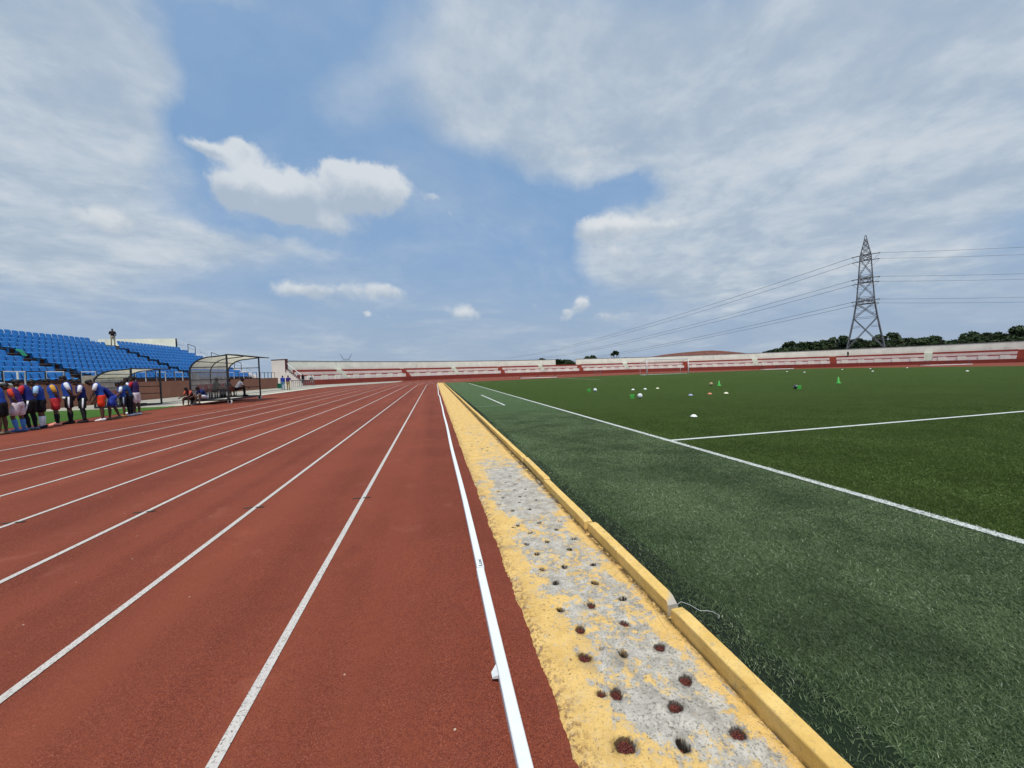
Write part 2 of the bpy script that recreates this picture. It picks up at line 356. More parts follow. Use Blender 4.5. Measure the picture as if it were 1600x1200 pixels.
# ------------------------------------------------------------------ light and sky
SUN_EL, SUN_AZ = math.radians(66), math.radians(187)     # azimuth measured from +Y towards +X
sun_d = bpy.data.lights.new('sun', 'SUN'); sun_d.energy = 3.6; sun_d.angle = math.radians(.9); sun_d.color = (1, .955, .88)
sun = bpy.data.objects.new('sun', sun_d); C.objects.link(sun)
sdir = Vector((math.sin(SUN_AZ)*math.cos(SUN_EL), math.cos(SUN_AZ)*math.cos(SUN_EL), math.sin(SUN_EL)))
sun.rotation_euler = (-sdir).to_track_quat('-Z', 'Y').to_euler(); sun.location = sdir*300
world = bpy.data.worlds.new('World'); S.world = world; world.use_nodes = True
k = NT(world); bg = k.n['Background']
sky = k.new('ShaderNodeTexSky', sky_type='NISHITA', sun_disc=False, sun_elevation=SUN_EL, sun_rotation=SUN_AZ, air_density=1.0, dust_density=1.5, ozone_density=1.6, altitude=100)
SKY_STR = .10
dirv = k.vec('NORMALIZE', k.new('ShaderNodeTexCoord').outputs['Generated'], (0, 0, 0)).outputs[0]
dx, dy, dz = k.xyz(dirv)
den = k.math('ADD', k.math('MAXIMUM', dz, 0), .16)
cmb = k.new('ShaderNodeCombineXYZ'); k.val(cmb.inputs[0], k.math('DIVIDE', dx, den)); k.val(cmb.inputs[1], k.math('DIVIDE', dy, den))
plane = cmb.outputs[0]
wn = k.new('ShaderNodeTexNoise'); k.val(wn.inputs['Vector'], dirv); wn.inputs['Scale'].default_value = 5; wn.inputs['Detail'].default_value = 6; wn.inputs['Roughness'].default_value = .62
wv = k.vec('SUBTRACT', wn.outputs[1], (.5, .5, .5)).outputs[0]
def warped(a): return k.vec('ADD', dirv, k.vec('MULTIPLY', wv, (a, a, a)).outputs[0]).outputs[0]
def blobs(dv, lst):
    tot = None; low = None
    for cx, cy, rx, ry, amp in lst:
        c = ray(cx, cy).normalized(); t1 = Vector((c.y, -c.x, 0)).normalized(); t2 = t1.cross(c)
        e1 = abs(ray(cx+rx, cy).normalized().dot(t1)); e2 = abs(ray(cx, cy+ry).normalized().dot(t2))
        u = k.vec('DOT_PRODUCT', dv, tuple(t1/e1)).outputs['Value']; v = k.vec('DOT_PRODUCT', dv, tuple(t2/e2)).outputs['Value']
        q = k.math('ADD', k.math('MULTIPLY', u, u), k.math('MULTIPLY', v, v))
        g = k.math('MULTIPLY', k.math('POWER', 2.718, k.math('MULTIPLY', q, -.9)), amp)
        g = k.math('MULTIPLY', g, k.math('GREATER_THAN', k.vec('DOT_PRODUCT', dv, tuple(c)).outputs['Value'], 0))
        lw = k.math('MULTIPLY', g, v)
        tot = g if tot is None else k.math('ADD', tot, g); low = lw if low is None else k.math('ADD', low, lw)
    return tot, low
STRATUS = [(20, 110, 260, 190, 1.05), (190, 70, 110, 120, .75), (370, -10, 90, 40, .6), (385, 170, 75, 95, -.75), (700, 335, 110, 70, -.5), (990, 300, 85, 26, -.75), (845, 400, 50, 60, -.6), (480, 30, 90, 60, -.35), (340, 215, 60, 40, -.5), (-60, 300, 230, 130, .55), (120, 250, 150, 90, .45),
 (560, 110, 110, 100, .42), (480, 170, 70, 60, .25), (760, 60, 110, 100, .85), (800, 170, 110, 85, .8), (960, 120, 230, 120, .95), (1250, 90, 300, 140, .9), (1520, 120, 260, 170, .8),
 (960, 240, 120, 42, .95), (1080, 280, 80, 38, .75), (1220, 215, 170, 45, .55), (990, 375, 100, 52, 1.15), (1130, 360, 170, 55, 1.0), (1330, 325, 230, 60, .85), (1060, 425, 110, 38, .7),
 (1560, 275, 180, 55, .75), (1160, 425, 130, 45, .65), (1290, 395, 130, 50, .55), (1130, 475, 110, 30, .35), (1400, 380, 120, 40, .4), (1500, 420, 120, 40, .45), (560, 400, 120, 40, .25), (60, 430, 160, 40, .4), (100, 370, 170, 45, .85), (250, 385, 200, 28, .7), (430, 388, 130, 14, .45), (1450, 420, 70, 16, .35), (1560, 480, 90, 34, .35), (1300, 470, 300, 40, .25), (730, 520, 200, 50, .22), (200, 480, 250, 60, .3), (320, 480, 60, 14, .35)]
CUMULUS = [(338, 243, 40, 13, .8), (385, 236, 22, 13, .6), (352, 305, 24, 24, .75), (570, 272, 44, 18, .55), (405, 295, 54, 34, .95), (470, 305, 56, 32, .9), (545, 293, 46, 32, .9), (605, 303, 42, 30, .9), (480, 345, 100, 20, .6), (515, 262, 16, 14, .5),
 (160, 340, 55, 28, .7), (495, 455, 70, 17, .8), (610, 452, 42, 15, .6), (683, 307, 22, 9, .5), (728, 492, 32, 13, .55), (910, 470, 18, 15, .75), (955, 490, 36, 12, .55), (886, 490, 13, 8, .55), (573, 492, 10, 6, .45), (606, 494, 8, 6, .4), (710, 335, 8, 6, .4),
 (833, 478, 12, 9, .45), (930, 362, 40, 22, .75), (985, 350, 60, 18, .55), (960, 395, 45, 14, .5), (1080, 340, 70, 14, .4), (760, 225, 60, 20, .35), (940, 235, 90, 22, .5), (1060, 292, 60, 16, .45), (1170, 225, 60, 16, .35), (1560, 268, 60, 12, .35)]
fb = k.noise(plane, 1.5, 8, .6, .3); fb2 = k.noise(plane, 4.6, 6, .62, .2)
s1, l1 = blobs(warped(.11), STRATUS); s2, l2 = blobs(warped(.085), CUMULUS)
d1 = k.math('ADD', s1, k.math('MULTIPLY', k.math('SUBTRACT', fb, .5), .8))
d1 = k.ramp(d1, .10, 1.0)
veil = k.math('MULTIPLY', k.ramp(k.noise(plane, .75, 7, .62, .8), .36, .72), k.ramp(dz, .9, .05, .30, .52)); d1 = k.math('MAXIMUM', d1, veil)
nf = k.noise(dirv, 24, 7, .62); n3 = k.math('ADD', k.math('MULTIPLY', k.math('SUBTRACT', k.noise(dirv, 9, 5, .6), .5), .75), k.math('MULTIPLY', k.math('SUBTRACT', nf, .5), .8))
d2 = k.ramp(k.math('ADD', s2, n3), .28, .74)
SKYB = 1.0/SKY_STR
def sc3(c, m=1.0): return tuple(v*SKYB*m for v in c)
skyc = k.mix(k.ramp(dz, .0, .5, .80, .80), sky.outputs[0], sc3((.235, .405, .665)))       # humid air whitens the blue
skyc = k.mix(k.ramp(dz, .36, .0, 0, .85), skyc, sc3((.355, .445, .57)))
strc = k.mix(k.ramp(k.math('ADD', k.math('MULTIPLY', fb2, .5), k.math('MULTIPLY', fb, .5)), .36, .64), sc3((.40, .49, .595)), sc3((.65, .70, .74)))
strc = k.mix(k.ramp(k.noise(plane, 1.1, 6, .62, .5), .45, .70, 0, .75), strc, sc3((.375, .465, .585)))
c1 = k.mix(k.math('MULTIPLY', d1, .86), skyc, strc)
cumc = k.mix(k.ramp(k.math('ADD', l2, k.math('MULTIPLY', k.math('SUBTRACT', k.noise(k.vec('ADD', dirv, (0, 0, .02)).outputs[0], 15, 5, .6), .5), 1.3)), -.45, .42), sc3((.44, .515, .60)), sc3((.74, .77, .79)))
c2 = k.mix(k.math('MULTIPLY', d2, .82), c1, cumc)
k.val(bg.inputs['Color'], c2); bg.inputs['Strength'].default_value = SKY_STR

# ------------------------------------------------------------------ the ground
def struct(o): o['kind'] = 'structure'; return o
mb = MB(); G = 6000; mb.quad((-G, -G, -.35), (G, -G, -.35), (G, G, -.35), (-G, G, -.35)); struct(mb.build('ground', MT['ground']))
ACX, ACY, ARAD = 36.85, 52.0, 36.5                       # centre and inner radius of the track bend
SCX, SCY, SRAD = 42.0, 27.0, 81.0                        # the terraces' arc
xs = [-13.4, -9.4, -6, -3, -.9, .2, .515]+list(np.arange(1.5, 44, 2.5))+list(np.arange(44, 130, 8)); ys = list(np.arange(-14, 124, 2.0))
rows = [[(x, y, gz(x, y)-(.07 if (x > 1 and y < 61) else 0)) for x in xs] for y in ys]
mb = MB(); mb.sheet(rows); track = struct(mb.build('running_track', MT['track'], smooth=True))
# concrete apron between the track and the grandstand
def apron(x0, x1, y0, y1, mat, name, dz=.0, nx=3):
    m = MB(); X = np.linspace(x0, x1, nx); Y = np.linspace(y0, y1, 24)
    m.sheet([[(x, y, gz(x, y)+dz) for x in X] for y in Y]); return struct(m.build(name, mat))
mb = MB(); rws = []
for y in np.linspace(23.5, 100, 40):
    xe = -13.4 if y < 45 else -13.4+min(6.5, (y-45)**2/170.0)
    rws.append([(x, y, gz(x, y)+.012) for x in (-45, -30, -21, -17.5, xe)])
mb.sheet(rws); struct(mb.build('concrete_apron', MT['apron']))
apron(-14.05, -13.35, 23.6, 60, MT['apron2'], 'kerb_strip', .03)
apron(-16.9, -16.6, 24, 50, MT['ditch'], 'drain_channel', .02)
apron(-20.4, -13.4, 6, 23.5, MT['turf_side'], 'side_turf', .01, 5)
apron(-21.0, -20.4, 6, 23.5, MT['apron2'], 'kerb_strip', .03)

# lane lines (parts of the track), straight then round the bend
def follow(off, w, y0, ymax_ang, dz, mat, name, parent):
    m = MB(); pts = []
    for y in np.linspace(y0, ACY, 60): pts.append((off, y, Vector((1, 0, 0))))
    r = ACX-off
    for a in np.linspace(0, ymax_ang, 50)[1:]:
        pts.append((ACX-r*math.cos(a), ACY+r*math.sin(a), Vector((math.cos(a), -math.sin(a), 0))))
    m.sheet([[(x-n.x*w/2, y-n.y*w/2, gz(x-n.x*w/2, y)+dz), (x+n.x*w/2, y+n.y*w/2, gz(x+n.x*w/2, y)+dz)] for x, y, n in pts])
    return m.build(name, mat, parent)
LX = [-.94-1.22*i for i in range(8)]
for x in LX: follow(x, .05, -6, 2.6, .005, MT['line'], 'lane_line', track)
mb = MB()
for (px, py), x in zip(((570, 778), (401, 793), (228, 800), (20, 817)), LX):
    p = at(px, py); mb.box((x-.02, p.y, gz(x, p.y)+.004), (.22, .035, .002))
mb.build('dark_lane_mark', MT['mark'], track)

# worn yellow strip with holes: a fine sheet whose holes are real hollows
SX0, SX1 = .515, 1.43
HOLES = [(680+x/4, 700+y/4, r) for x, y, r in ((395,277,.9),(562,303,.8),(425,315,.9),(530,308,.9),(527,345,.9),(402,357,.8),(590,388,1),(484,398,1),(650,473,1),(518,489,1),(490,500,.8),(782,462,.8),(595,535,1),(758,517,1),
 (868,574,1),(700,592,1),(572,606,1.1),(840,640,1.1),(636,668,1.1),(988,737,1),(808,748,1.1),(670,765,1),(753,850,1.2),(998,850,1.2),(1170,948,1.2),(975,993,1.3),(783,1022,1.1),(430,105,.8),(500,230,.9),(565,262,.8),(495,265,.8),(470,180,.8),(525,200,.8),(630,330,.8),(440,220,.8))]
HOLES += [(840+x/3.2, 900+y/3.2, r) for x, y, r in ((433,242,1.2),(213,277,1.4),(610,363,1.4),(235,415,1.5),(428,397,1.2),(740,530,1.5),(393,600,1.4),(688,665,1.5),(318,597,.9),(1000,797,1.4),(437,857,1.8),(727,858,1.3),(318,372,.5))]
REDH = {(975,993),(433,242),(213,277),(610,363),(235,415),(740,530),(393,600),(688,665),(318,597),(1000,797),(437,857)}
HW = []
for hx, hy, r in HOLES:
    p = at(hx, hy); red = any(abs(hx-(840+a/3.2)) < .6 and abs(hy-(900+b/3.2)) < .6 or abs(hx-(680+a/4)) < .6 and abs(hy-(700+b/4)) < .6 for a, b in REDH)
    HW.append((p.x, p.y, (.0185 if red else .0175)*r, red))
yy = 7.4
while yy < 22:
    HW.append((random.uniform(.66, 1.3), yy, random.uniform(.014, .022), random.random() < .2)); yy += random.uniform(.07, .2)
def strip_mesh(name, y0, y1, step, stepx, parent=None):
    X = np.linspace(SX0, SX1, int((SX1-SX0)/stepx)); Y = np.arange(y0, y1+step*.5, step); XX, YY = np.meshgrid(X, Y)
    Z = .012+.0014*np.sin(XX*9+YY*3.1)+.0012*np.sin(YY*7.3-XX*4)+RNG.normal(0, .0007, XX.shape)
    dk = np.zeros_like(XX); rd = np.zeros_like(XX)
    for hx, hy, r, red in HW:
        if hy < y0-.2 or hy > y1+.2: continue
        j0, j1 = np.searchsorted(Y, (hy-.2, hy+.2)); sl = slice(j0, j1)
        ang = np.arctan2(YY[sl]-hy, XX[sl]-hx); ph = hx*37
        rr = r*(1.04+.09*np.sin(2*ang+ph)+.06*np.sin(3*ang-ph*1.7)+.05*np.sin(7*ang+ph)+.03*np.sin(13*ang-ph))
        d = np.hypot(XX[sl]-hx, YY[sl]-hy)
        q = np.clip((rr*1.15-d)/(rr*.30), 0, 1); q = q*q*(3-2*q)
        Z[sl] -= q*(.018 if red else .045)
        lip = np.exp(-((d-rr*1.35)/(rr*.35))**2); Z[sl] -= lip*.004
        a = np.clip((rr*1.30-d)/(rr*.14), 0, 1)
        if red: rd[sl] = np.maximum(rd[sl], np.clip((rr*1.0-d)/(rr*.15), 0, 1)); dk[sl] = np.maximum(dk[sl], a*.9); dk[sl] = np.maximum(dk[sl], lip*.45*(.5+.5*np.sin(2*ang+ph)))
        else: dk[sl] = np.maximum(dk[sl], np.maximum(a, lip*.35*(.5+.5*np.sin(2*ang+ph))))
    # crumbled left edge
    e1 = RNG.normal(0, 1, len(Y)); ed = sum(a*np.convolve(e1, np.ones(w_)/w_**.5, 'same') for a, w_ in ((.0016, 3), (.0022, 9), (.003, 31)))
    fall = np.clip((SX0+.035-XX)/.035, 0, 1); XX = XX+fall*ed[:, None]; Z -= fall**2*.012
    ny, nx = XX.shape; V = np.stack([XX, YY, Z], -1).reshape(-1, 3); i = np.arange(ny*nx).reshape(ny, nx)
    Fc = np.stack([i[:-1, :-1], i[:-1, 1:], i[1:, 1:], i[1:, :-1]], -1).reshape(-1, 4)
    return np_obj(name, V, Fc, MT['strip'], parent, {'dark': dk.ravel(), 'red': rd.ravel()}, True)
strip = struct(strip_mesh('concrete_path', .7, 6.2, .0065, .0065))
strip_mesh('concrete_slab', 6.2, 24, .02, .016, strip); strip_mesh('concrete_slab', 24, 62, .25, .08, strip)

# artificial turf: one sheet each for the run-off and the pitch
XT = 4.86; YH = 7.15; YG = 53.5
def turf(name, x0, x1, y0, y1, mat, nx, ny, dz=0.0):
    m = MB(); X = np.linspace(x0, x1, nx); Y = np.linspace(y0, y1, ny)
    m.sheet([[(x, y, gz(x, y)+dz) for x in X] for y in Y]); return struct(m.build(name, mat, smooth=True))
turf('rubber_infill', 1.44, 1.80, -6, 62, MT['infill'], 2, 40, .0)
turf('turf_surround', 1.80, XT, -8, 62, MT['turf_out'], 5, 40)
pitch = turf('football_pitch', XT, 73.4, -8, 62, MT['turf_in'], 34, 40)
turf('turf_end', XT, 73.4, YG+.2, 62.02, MT['turf_in'], 34, 6, .004)
def pline(pts, w, mat, name, dz=.012, tris=24):
    m = MB(); a, b = Vector(pts[0]), Vector(pts[1]); d = (b-a).normalized(); n = Vector((-d.y, d.x))
    rw = []
    for t in np.linspace(0, 1, tris):
        p = a.lerp(b, t); rw.append([(p.x-n.x*w/2, p.y-n.y*w/2, gz(p.x, p.y)+dz), (p.x+n.x*w/2, p.y+n.y*w/2, gz(p.x, p.y)+dz)])
    m.sheet(rw); return m.build(name, mat, pitch)
pline(((XT, -8), (XT, YG)), .11, MT['pline'], 'touchline', .014, 60)
pline(((XT, YH), (70, YH)), .11, MT['pline'], 'halfway_line', .014, 60)
pline(((XT, YG), (70, YG)), .11, MT['pfaint'], 'goal_line', .014, 60)
q1, q2 = at(752, 617.5), at(789, 633.5); pline(((q1.x, q1.y), (q1.x+.05, q2.y)), .10, MT['pline'], 'technical_area_line', .014)
q3 = at(743, 636); pline(((q2.x-.02, q3.y), (q3.x, q3.y)), .07, MT['pfaint'], 'technical_area_line', .014)
q1, q2 = at(872, 590.8), at(924, 594.2); pline(((q1.x, q1.y), (q1.x, q2.y)), .12, MT['pline'], 'penalty_area_line', .014)
q1, q2 = at(1140, 583.5), at(1255, 581.2); pline(((q1.x, (q1.y+q2.y)/2), (q2.x, (q1.y+q2.y)/2)), .12, MT['pfaint'], 'penalty_area_line', .014)

# turf blades (uncountable): real upright fibres, thinning with distance
def blades(name, x0, x1, y0, y1, mat, dens, hgt=.015, wid=.0016, keep=None, whiteline=None):
    n = int((x1-x0)*(y1-y0)*dens); P = np.stack([RNG.uniform(x0, x1, n), RNG.uniform(y0, y1, n)], -1)
    # keep what the lens (or one a step aside) can see
    xc = P[:, 0]*ca-P[:, 1]*sa; zc = P[:, 1]*ca+P[:, 0]*sa
    ok = (zc > .8) & (np.abs(xc) < zc*1.55) & (zc < 17)
    dist = np.hypot(P[:, 0], P[:, 1]); ok &= RNG.random(n) < np.clip((3.0/dist)**1.3, .03, 1)
    if keep is not None: ok &= keep(P)
    P = P[ok]; dist = dist[ok]; n = len(P)
    sc = np.clip(dist/3.0, 1, 2.4)*np.clip((17-zc[ok])/5, .02, 1)
    gzv = np.where(P[:, 0] > 1.5, .30*(lambda t: t*t*(3-2*t))(np.clip((P[:, 0]-1.5)/40.5, 0, 1)), 0)
    base = np.column_stack([P, gzv+.001])
    th = RNG.uniform(0, 2*PI, n); lean = RNG.normal(0, 1.0, (n, 2))+np.stack([.2*np.sin(P[:, 1]*1.3+P[:, 0]*.8), .3+.2*np.sin(P[:, 0]*2.1+P[:, 1]*.5)], -1)
    h = hgt*RNG.uniform(.55, 1.15, n)*np.clip((17-zc[ok])/6, .1, 1); w = wid*sc*RNG.uniform(.7, 1.3, n)
    side = np.column_stack([np.cos(th)*w, np.sin(th)*w, np.zeros(n)]); tip = base+np.column_stack([lean*h[:, None], h])
    mid = base+np.column_stack([lean*h[:, None]*.3, h*.62])
    V = np.stack([base-side, base+side, mid+side*.8, tip, mid-side*.8], 1).reshape(-1, 3)
    i = np.arange(n)*5; Fc = np.stack([i, i+1, i+2, i+3, i+4], -1)
    rnd = np.repeat(np.clip(RNG.beta(1.1, 1.5, n), 0, 1), 5)
    o = np_obj(name, V, Fc, mat, None, {'rnd': rnd}); tag(o, kind='stuff'); return o
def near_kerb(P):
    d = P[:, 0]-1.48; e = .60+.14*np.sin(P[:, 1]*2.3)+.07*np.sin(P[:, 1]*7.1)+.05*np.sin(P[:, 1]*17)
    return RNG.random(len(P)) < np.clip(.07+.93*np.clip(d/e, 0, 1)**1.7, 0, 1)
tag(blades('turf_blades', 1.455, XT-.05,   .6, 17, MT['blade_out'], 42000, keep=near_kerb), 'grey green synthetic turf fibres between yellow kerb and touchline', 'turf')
tag(blades('turf_blades', XT+.05, 20, 1.5, 17, MT['blade_in'], 14000), 'darker green synthetic turf fibres on the playing area', 'turf')
tag(blades('line_fibres', XT-.055, XT+.055, 1.4, 14, MT['pline'], 16000, hgt=.024), 'white synthetic fibres of the touchline', 'turf')

# ------------------------------------------------------------------ white kerb rail along the track
def kerb_rail(y0, y1, x0, x1, label, sag=0.0):
    r = empty('kerb_rail', (x0, y0, 0)); m = MB(); w, h = .029, .052
    N = max(2, int((y1-y0)/.8)); sec = [(-w, .006), (-w, h-.004), (-w+.004, h), (w-.004, h), (w, h-.004), (w, .006)]
    rw = []
    for t in np.linspace(0, 1, N): 
        X = (x1-x0)*t+.006*math.sin(t*23)+sag*math.sin(t*PI); rw.append([(X+a, (y1-y0)*t, b) for a, b in sec])
    m.sheet(rw)
    for e in (0, -1): m.quad(*(rw[e] if e else rw[e][::-1]))
    m.build('top_channel', MT['rail'], r)
    for t in np.arange(.2, y1-y0, 1.35): s = MB(); s.box(((x1-x0)*t/(y1-y0), t, .004), (.05, .06, .007)); s.build('foot', MT['seam'], r)
    return tag(r, label, 'kerb rail', 'white kerb rails along the inner lane'), r
a = kerb_rail(.4, 2.935, .298, .312, 'nearest white metal kerb rail, running out of the bottom of the photo')
p = at(776, 1058, .0); m = MB(); m.add([(-.058, p.y-.4-.03, .03), (-.028, p.y-.4-.045, .05), (-.028, p.y-.4+.03, .05), (-.058, p.y-.4+.005, .03), (-.058, p.y-.4-.03, .022), (-.028, p.y-.4-.045, .03), (-.028, p.y-.4+.03, .03), (-.058, p.y-.4+.005, .022)], [(0,1,2,3),(7,6,5,4),(0,3,7,4),(0,4,5,1),(3,2,6,7)]); m.build('clip', MT['rail'], a[1])
b = kerb_rail(2.942, 27.0, .312, .36, 'long white metal kerb rail with small black lettering at its near end')
c = kerb_rail(27.2, 52.0, .30, .42, 'far white metal kerb rail set slightly left of the one before it', .05)
tx = bpy.data.curves.new('lettering', 'FONT'); tx.body = 'Lux'; tx.size = .040; tx.align_x = 'LEFT'; tx.offset = .0008
to = bpy.data.objects.new('tmp', tx); C.objects.link(to); bpy.context.view_layer.update()
tm = bpy.data.meshes.new_from_object(to.evaluated_get(bpy.context.evaluated_depsgraph_get())); bpy.data.objects.remove(to)
lt = bpy.data.objects.new('lettering', tm); C.objects.link(lt); tm.materials.clear(); tm.materials.append(MT['ink']); lt.parent = b[1]
lt.location = (.016, .012, .0535); lt.rotation_euler = (0, 0, PI/2); lt.scale = (1.9, 1, 1)

# ------------------------------------------------------------------ yellow kerb stones
KX0, KX1, KH = 1.385, 1.470, .112
def stone_mesh(L, seed, chip=0):
    rg = np.random.default_rng(seed); w, h, b = (KX1-KX0)/2, KH, .008
    sec = [(-w, -.05), (-w, h-b), (-w+b*.35, h-b*.3), (-w+b, h), (w-b, h), (w-b*.35, h-b*.3), (w, h-b), (w, -.05)]
    N = 22; V = []; ch = []
    for i in range(N+1):
        t = i/N; e = 0.0
        if i in (0, N): e = .010
        for x, z in sec:
            k2 = 1-e*3*(1 if z > 0 else 0)
            V.append((x*k2+rg.normal(0, .0005), (t-.5)*L+(.006 if i == 0 else -.006 if i == N else 0), (z-e if z > 0 else z)+rg.normal(0, .0005)))
            ch.append(0.0)
    if chip:
        for i in (0, 1):
            for j in (2, 3, 4, 5, 6):
                q = i*8+j; dz = (.026, .006)[i]*(.25+.16*j); V[q] = (V[q][0], V[q][1]+(.012*(j > 3) if i == 0 else .02*(j-4)), V[q][2]-dz); ch[q] = (1, .85*(j > 3))[i]
    n = 8; Fq = [(i*n+j, (i+1)*n+j, (i+1)*n+j+1, i*n+j+1) for i in range(N) for j in range(n-1)]
    me = bpy.data.meshes.new('kerb_stone'); me.from_pydata(V, [], Fq+[tuple(range(n)), tuple(range(N*n+n-1, N*n-1, -1))]); me.update()
    me.attributes.new('chip', 'FLOAT', 'POINT').data.foreach_set('value', np.array(ch, dtype=np.float32)); me.materials.append(MT['stone']); return me
edges = [.35, 2.06, 3.42, 4.92, 6.3]; 
while edges[-1] < 60: edges.append(edges[-1]+random.uniform(1.25, 1.5))
variants = [stone_mesh(1.38, 90+i) for i in range(4)]
dxs = {0: -.012, 1: .022, 2: .004, 3: .018}
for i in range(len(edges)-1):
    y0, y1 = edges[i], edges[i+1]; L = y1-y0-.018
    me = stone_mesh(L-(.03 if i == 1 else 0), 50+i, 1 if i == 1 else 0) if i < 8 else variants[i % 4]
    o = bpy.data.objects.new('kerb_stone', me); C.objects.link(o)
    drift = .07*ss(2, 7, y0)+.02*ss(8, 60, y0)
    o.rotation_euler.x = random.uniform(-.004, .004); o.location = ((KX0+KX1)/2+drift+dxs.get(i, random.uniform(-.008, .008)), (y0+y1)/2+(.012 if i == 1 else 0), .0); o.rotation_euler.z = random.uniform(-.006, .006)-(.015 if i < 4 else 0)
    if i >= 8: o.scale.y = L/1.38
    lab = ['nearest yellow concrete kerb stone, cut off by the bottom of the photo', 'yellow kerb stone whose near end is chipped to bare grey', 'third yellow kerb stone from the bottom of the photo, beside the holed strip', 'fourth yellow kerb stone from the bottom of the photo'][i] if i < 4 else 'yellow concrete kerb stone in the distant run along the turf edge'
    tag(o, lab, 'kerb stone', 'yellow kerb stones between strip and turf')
mb = MB(); mb.tube([(1.43, 2.09, .03), (1.47, 2.13, .05), (1.52, 2.135, .07), (1.57, 2.11, .055), (1.60, 2.06, .045), (1.64, 2.04, .05), (1.68, 2.045, .035), (1.70, 2.01, .03), (1.67, 1.98, .035)], .0011, 6)
tag(mb.build('loose_wire', MT['wpipe'], smooth=True), 'thin pale wire curling out between two yellow kerb stones', 'wire')

# ------------------------------------------------------------------ curved terraces at the far end
def on_arc(px, r=SRAD, z=1.6):
    best = None
    for a in np.linspace(math.radians(-25), math.radians(160), 4000):
        p = Vector((SCX+r*math.cos(a), SCY+r*math.sin(a), z))-Vector((0, 0, EYE)); d = p.dot(FW)
        if d <= 1: continue
        x = 800+F_PX*p.dot(RTV)/d
        if best is None or abs(x-px) < best[0]: best = (abs(x-px), a)
    return best[1]
A0 = on_arc(474); A1 = math.radians(-22)
def arcwall(a0, a1, r0, r1, z0, z1, step=math.radians(1.2)):
    m = MB(); n = max(2, int(abs(a1-a0)/step)+1); rows = []
    for a in np.linspace(a0, a1, n):
        c, s_ = math.cos(a), math.sin(a); rows.append([(SCX+r*c, SCY+r*s_, z) for r, z in ((r0, z0), (r0, z1), (r1, z1), (r1, z0))])
    m.sheet(rows); m.quad(*rows[0][::-1]); m.quad(*rows[-1]); return m
def addm(m, o): m.add(o.v, o.f); return m
R_ = SRAD
stand = empty('spectator_terrace', (0, 0, 0)); tag(stand, 'long curved cream and oxide red terrace round the far end of the ground', 'terrace')
arcwall(A0, A1, R_, R_+1.15, -.4, 1.0).build('front_wall', MT['redp'], stand)
cream_x = [541, 715, 849, 980, 1181, 1450]; red_x = [637, 785, 908, 1072, 1302, 1597]
AIS = sorted([(on_arc(x, R_+1.5), 'c') for x in cream_x]+[(on_arc(x, R_+1.5), 'r') for x in red_x], reverse=True)
sp_ = [AIS[i][0]-AIS[i+1][0] for i in range(len(AIS)-1)]
while AIS[-1][0] > A1+.12: AIS.append((AIS[-1][0]-sum(sp_)/len(sp_), 'c' if AIS[-1][1] == 'r' else 'r'))
hw = .68/R_
segs = []; prev = A0-.8/R_
for a, t in AIS: segs.append((prev, a+hw)); prev = a-hw
for s0, s1 in segs:
    if s0-s1 < .01: continue
    arcwall(s0, s1, R_+1.15, R_+2.0, 1.0, 1.72).build('lower_tier', MT['white'], stand)
    arcwall(s0, s1, R_+2.0, R_+2.9, 1.0, 1.98).build('red_step', MT['redp'], stand)
    arcwall(s0, s1, R_+2.9, R_+3.6, 1.0, 2.55).build('upper_tier', MT['pink'], stand)
    arcwall(s0, s1, R_+3.6, R_+4.2, 1.0, 3.0).build('red_band', MT['redp'], stand)
    n = max(1, int((s0-s1)*R_/2.6))
    for i in range(n):
        a = s0-(i+.5)*(s0-s1)/n; arcwall(a+.62/R_, a-.62/R_, R_+1.02, R_+1.15, 1.0, 1.86).build('bench_block', MT['cream'], stand)
for i, (a, t) in enumerate(AIS):
    m = MB(); N = 8
    for j in range(N): addm(m, arcwall(a+hw, a-hw, R_+1.15+j*.37, R_+4.2, 1.0+j*.24, 1.0+(j+1)*.24))
    m.build('stair', MT['stair'] if t == 'c' else MT['redb'], stand)
g0, g1 = on_arc(868, R_+4.2, 4), on_arc(900, R_+4.2, 4)
for s0, s1 in ((A0-.02/R_, g0), (g1, A1)):
    arcwall(s0, s1, R_+4.2, R_+4.5, 1.0, 4.62).build('parapet', MT['cream'], stand)
    arcwall(s0, s1, R_+4.16, R_+4.54, 4.62, 4.74).build('coping', MT['cap'], stand)
arcwall(g0, g1, R_+4.2, R_+4.5, 1.0, 3.02).build('parapet', MT['redp'], stand)
# end block of the terrace, with steps and a handrail
th = A0; er = Vector((math.cos(th), math.sin(th), 0)); et = Vector((-math.sin(th), math.cos(th), 0))
def E_(u, v, z): q = Vector((SCX, SCY, 0))+er*(R_+u)+et*v; return (q.x, q.y, z)
def ebox(m, u0, u1, v0, v1, z0, z1):
    m.add([E_(u, v, z) for z in (z0, z1) for u, v in ((u0, v0), (u1, v0), (u1, v1), (u0, v1))], [(3, 2, 1, 0), (4, 5, 6, 7)]+[(i, (i+1) % 4, (i+1) % 4+4, i+4) for i in range(4)])
m = MB(); ebox(m, 4.3, 8.2, .02, .42, -.4, 4.9); ebox(m, 4.55, 8.2, -3.0, .018, -.4, 3.0); m.build('end_block', MT['pink'], stand)
m = MB(); ebox(m, 4.1, 8.25, -.04, .46, 4.9, 5.05); ebox(m, 4.12, 4.3, .0, .44, 2.6, 4.9); m.build('end_trim', MT['maroon'], stand)
m = MB(); 
for j in range(9): ebox(m, .2+j*.45, 4.3, .0, .35, .0 if j == 0 else .95+(j-1)*.26, .95+j*.26)
m.build('end_steps', MT['pink'], stand)
m = MB()
for j in range(9): ebox(m, .16+j*.45, .62+j*.45, -.02, .38, .95+j*.26, 1.03+j*.26)
m.build('end_step_nosing', MT['maroon'], stand)
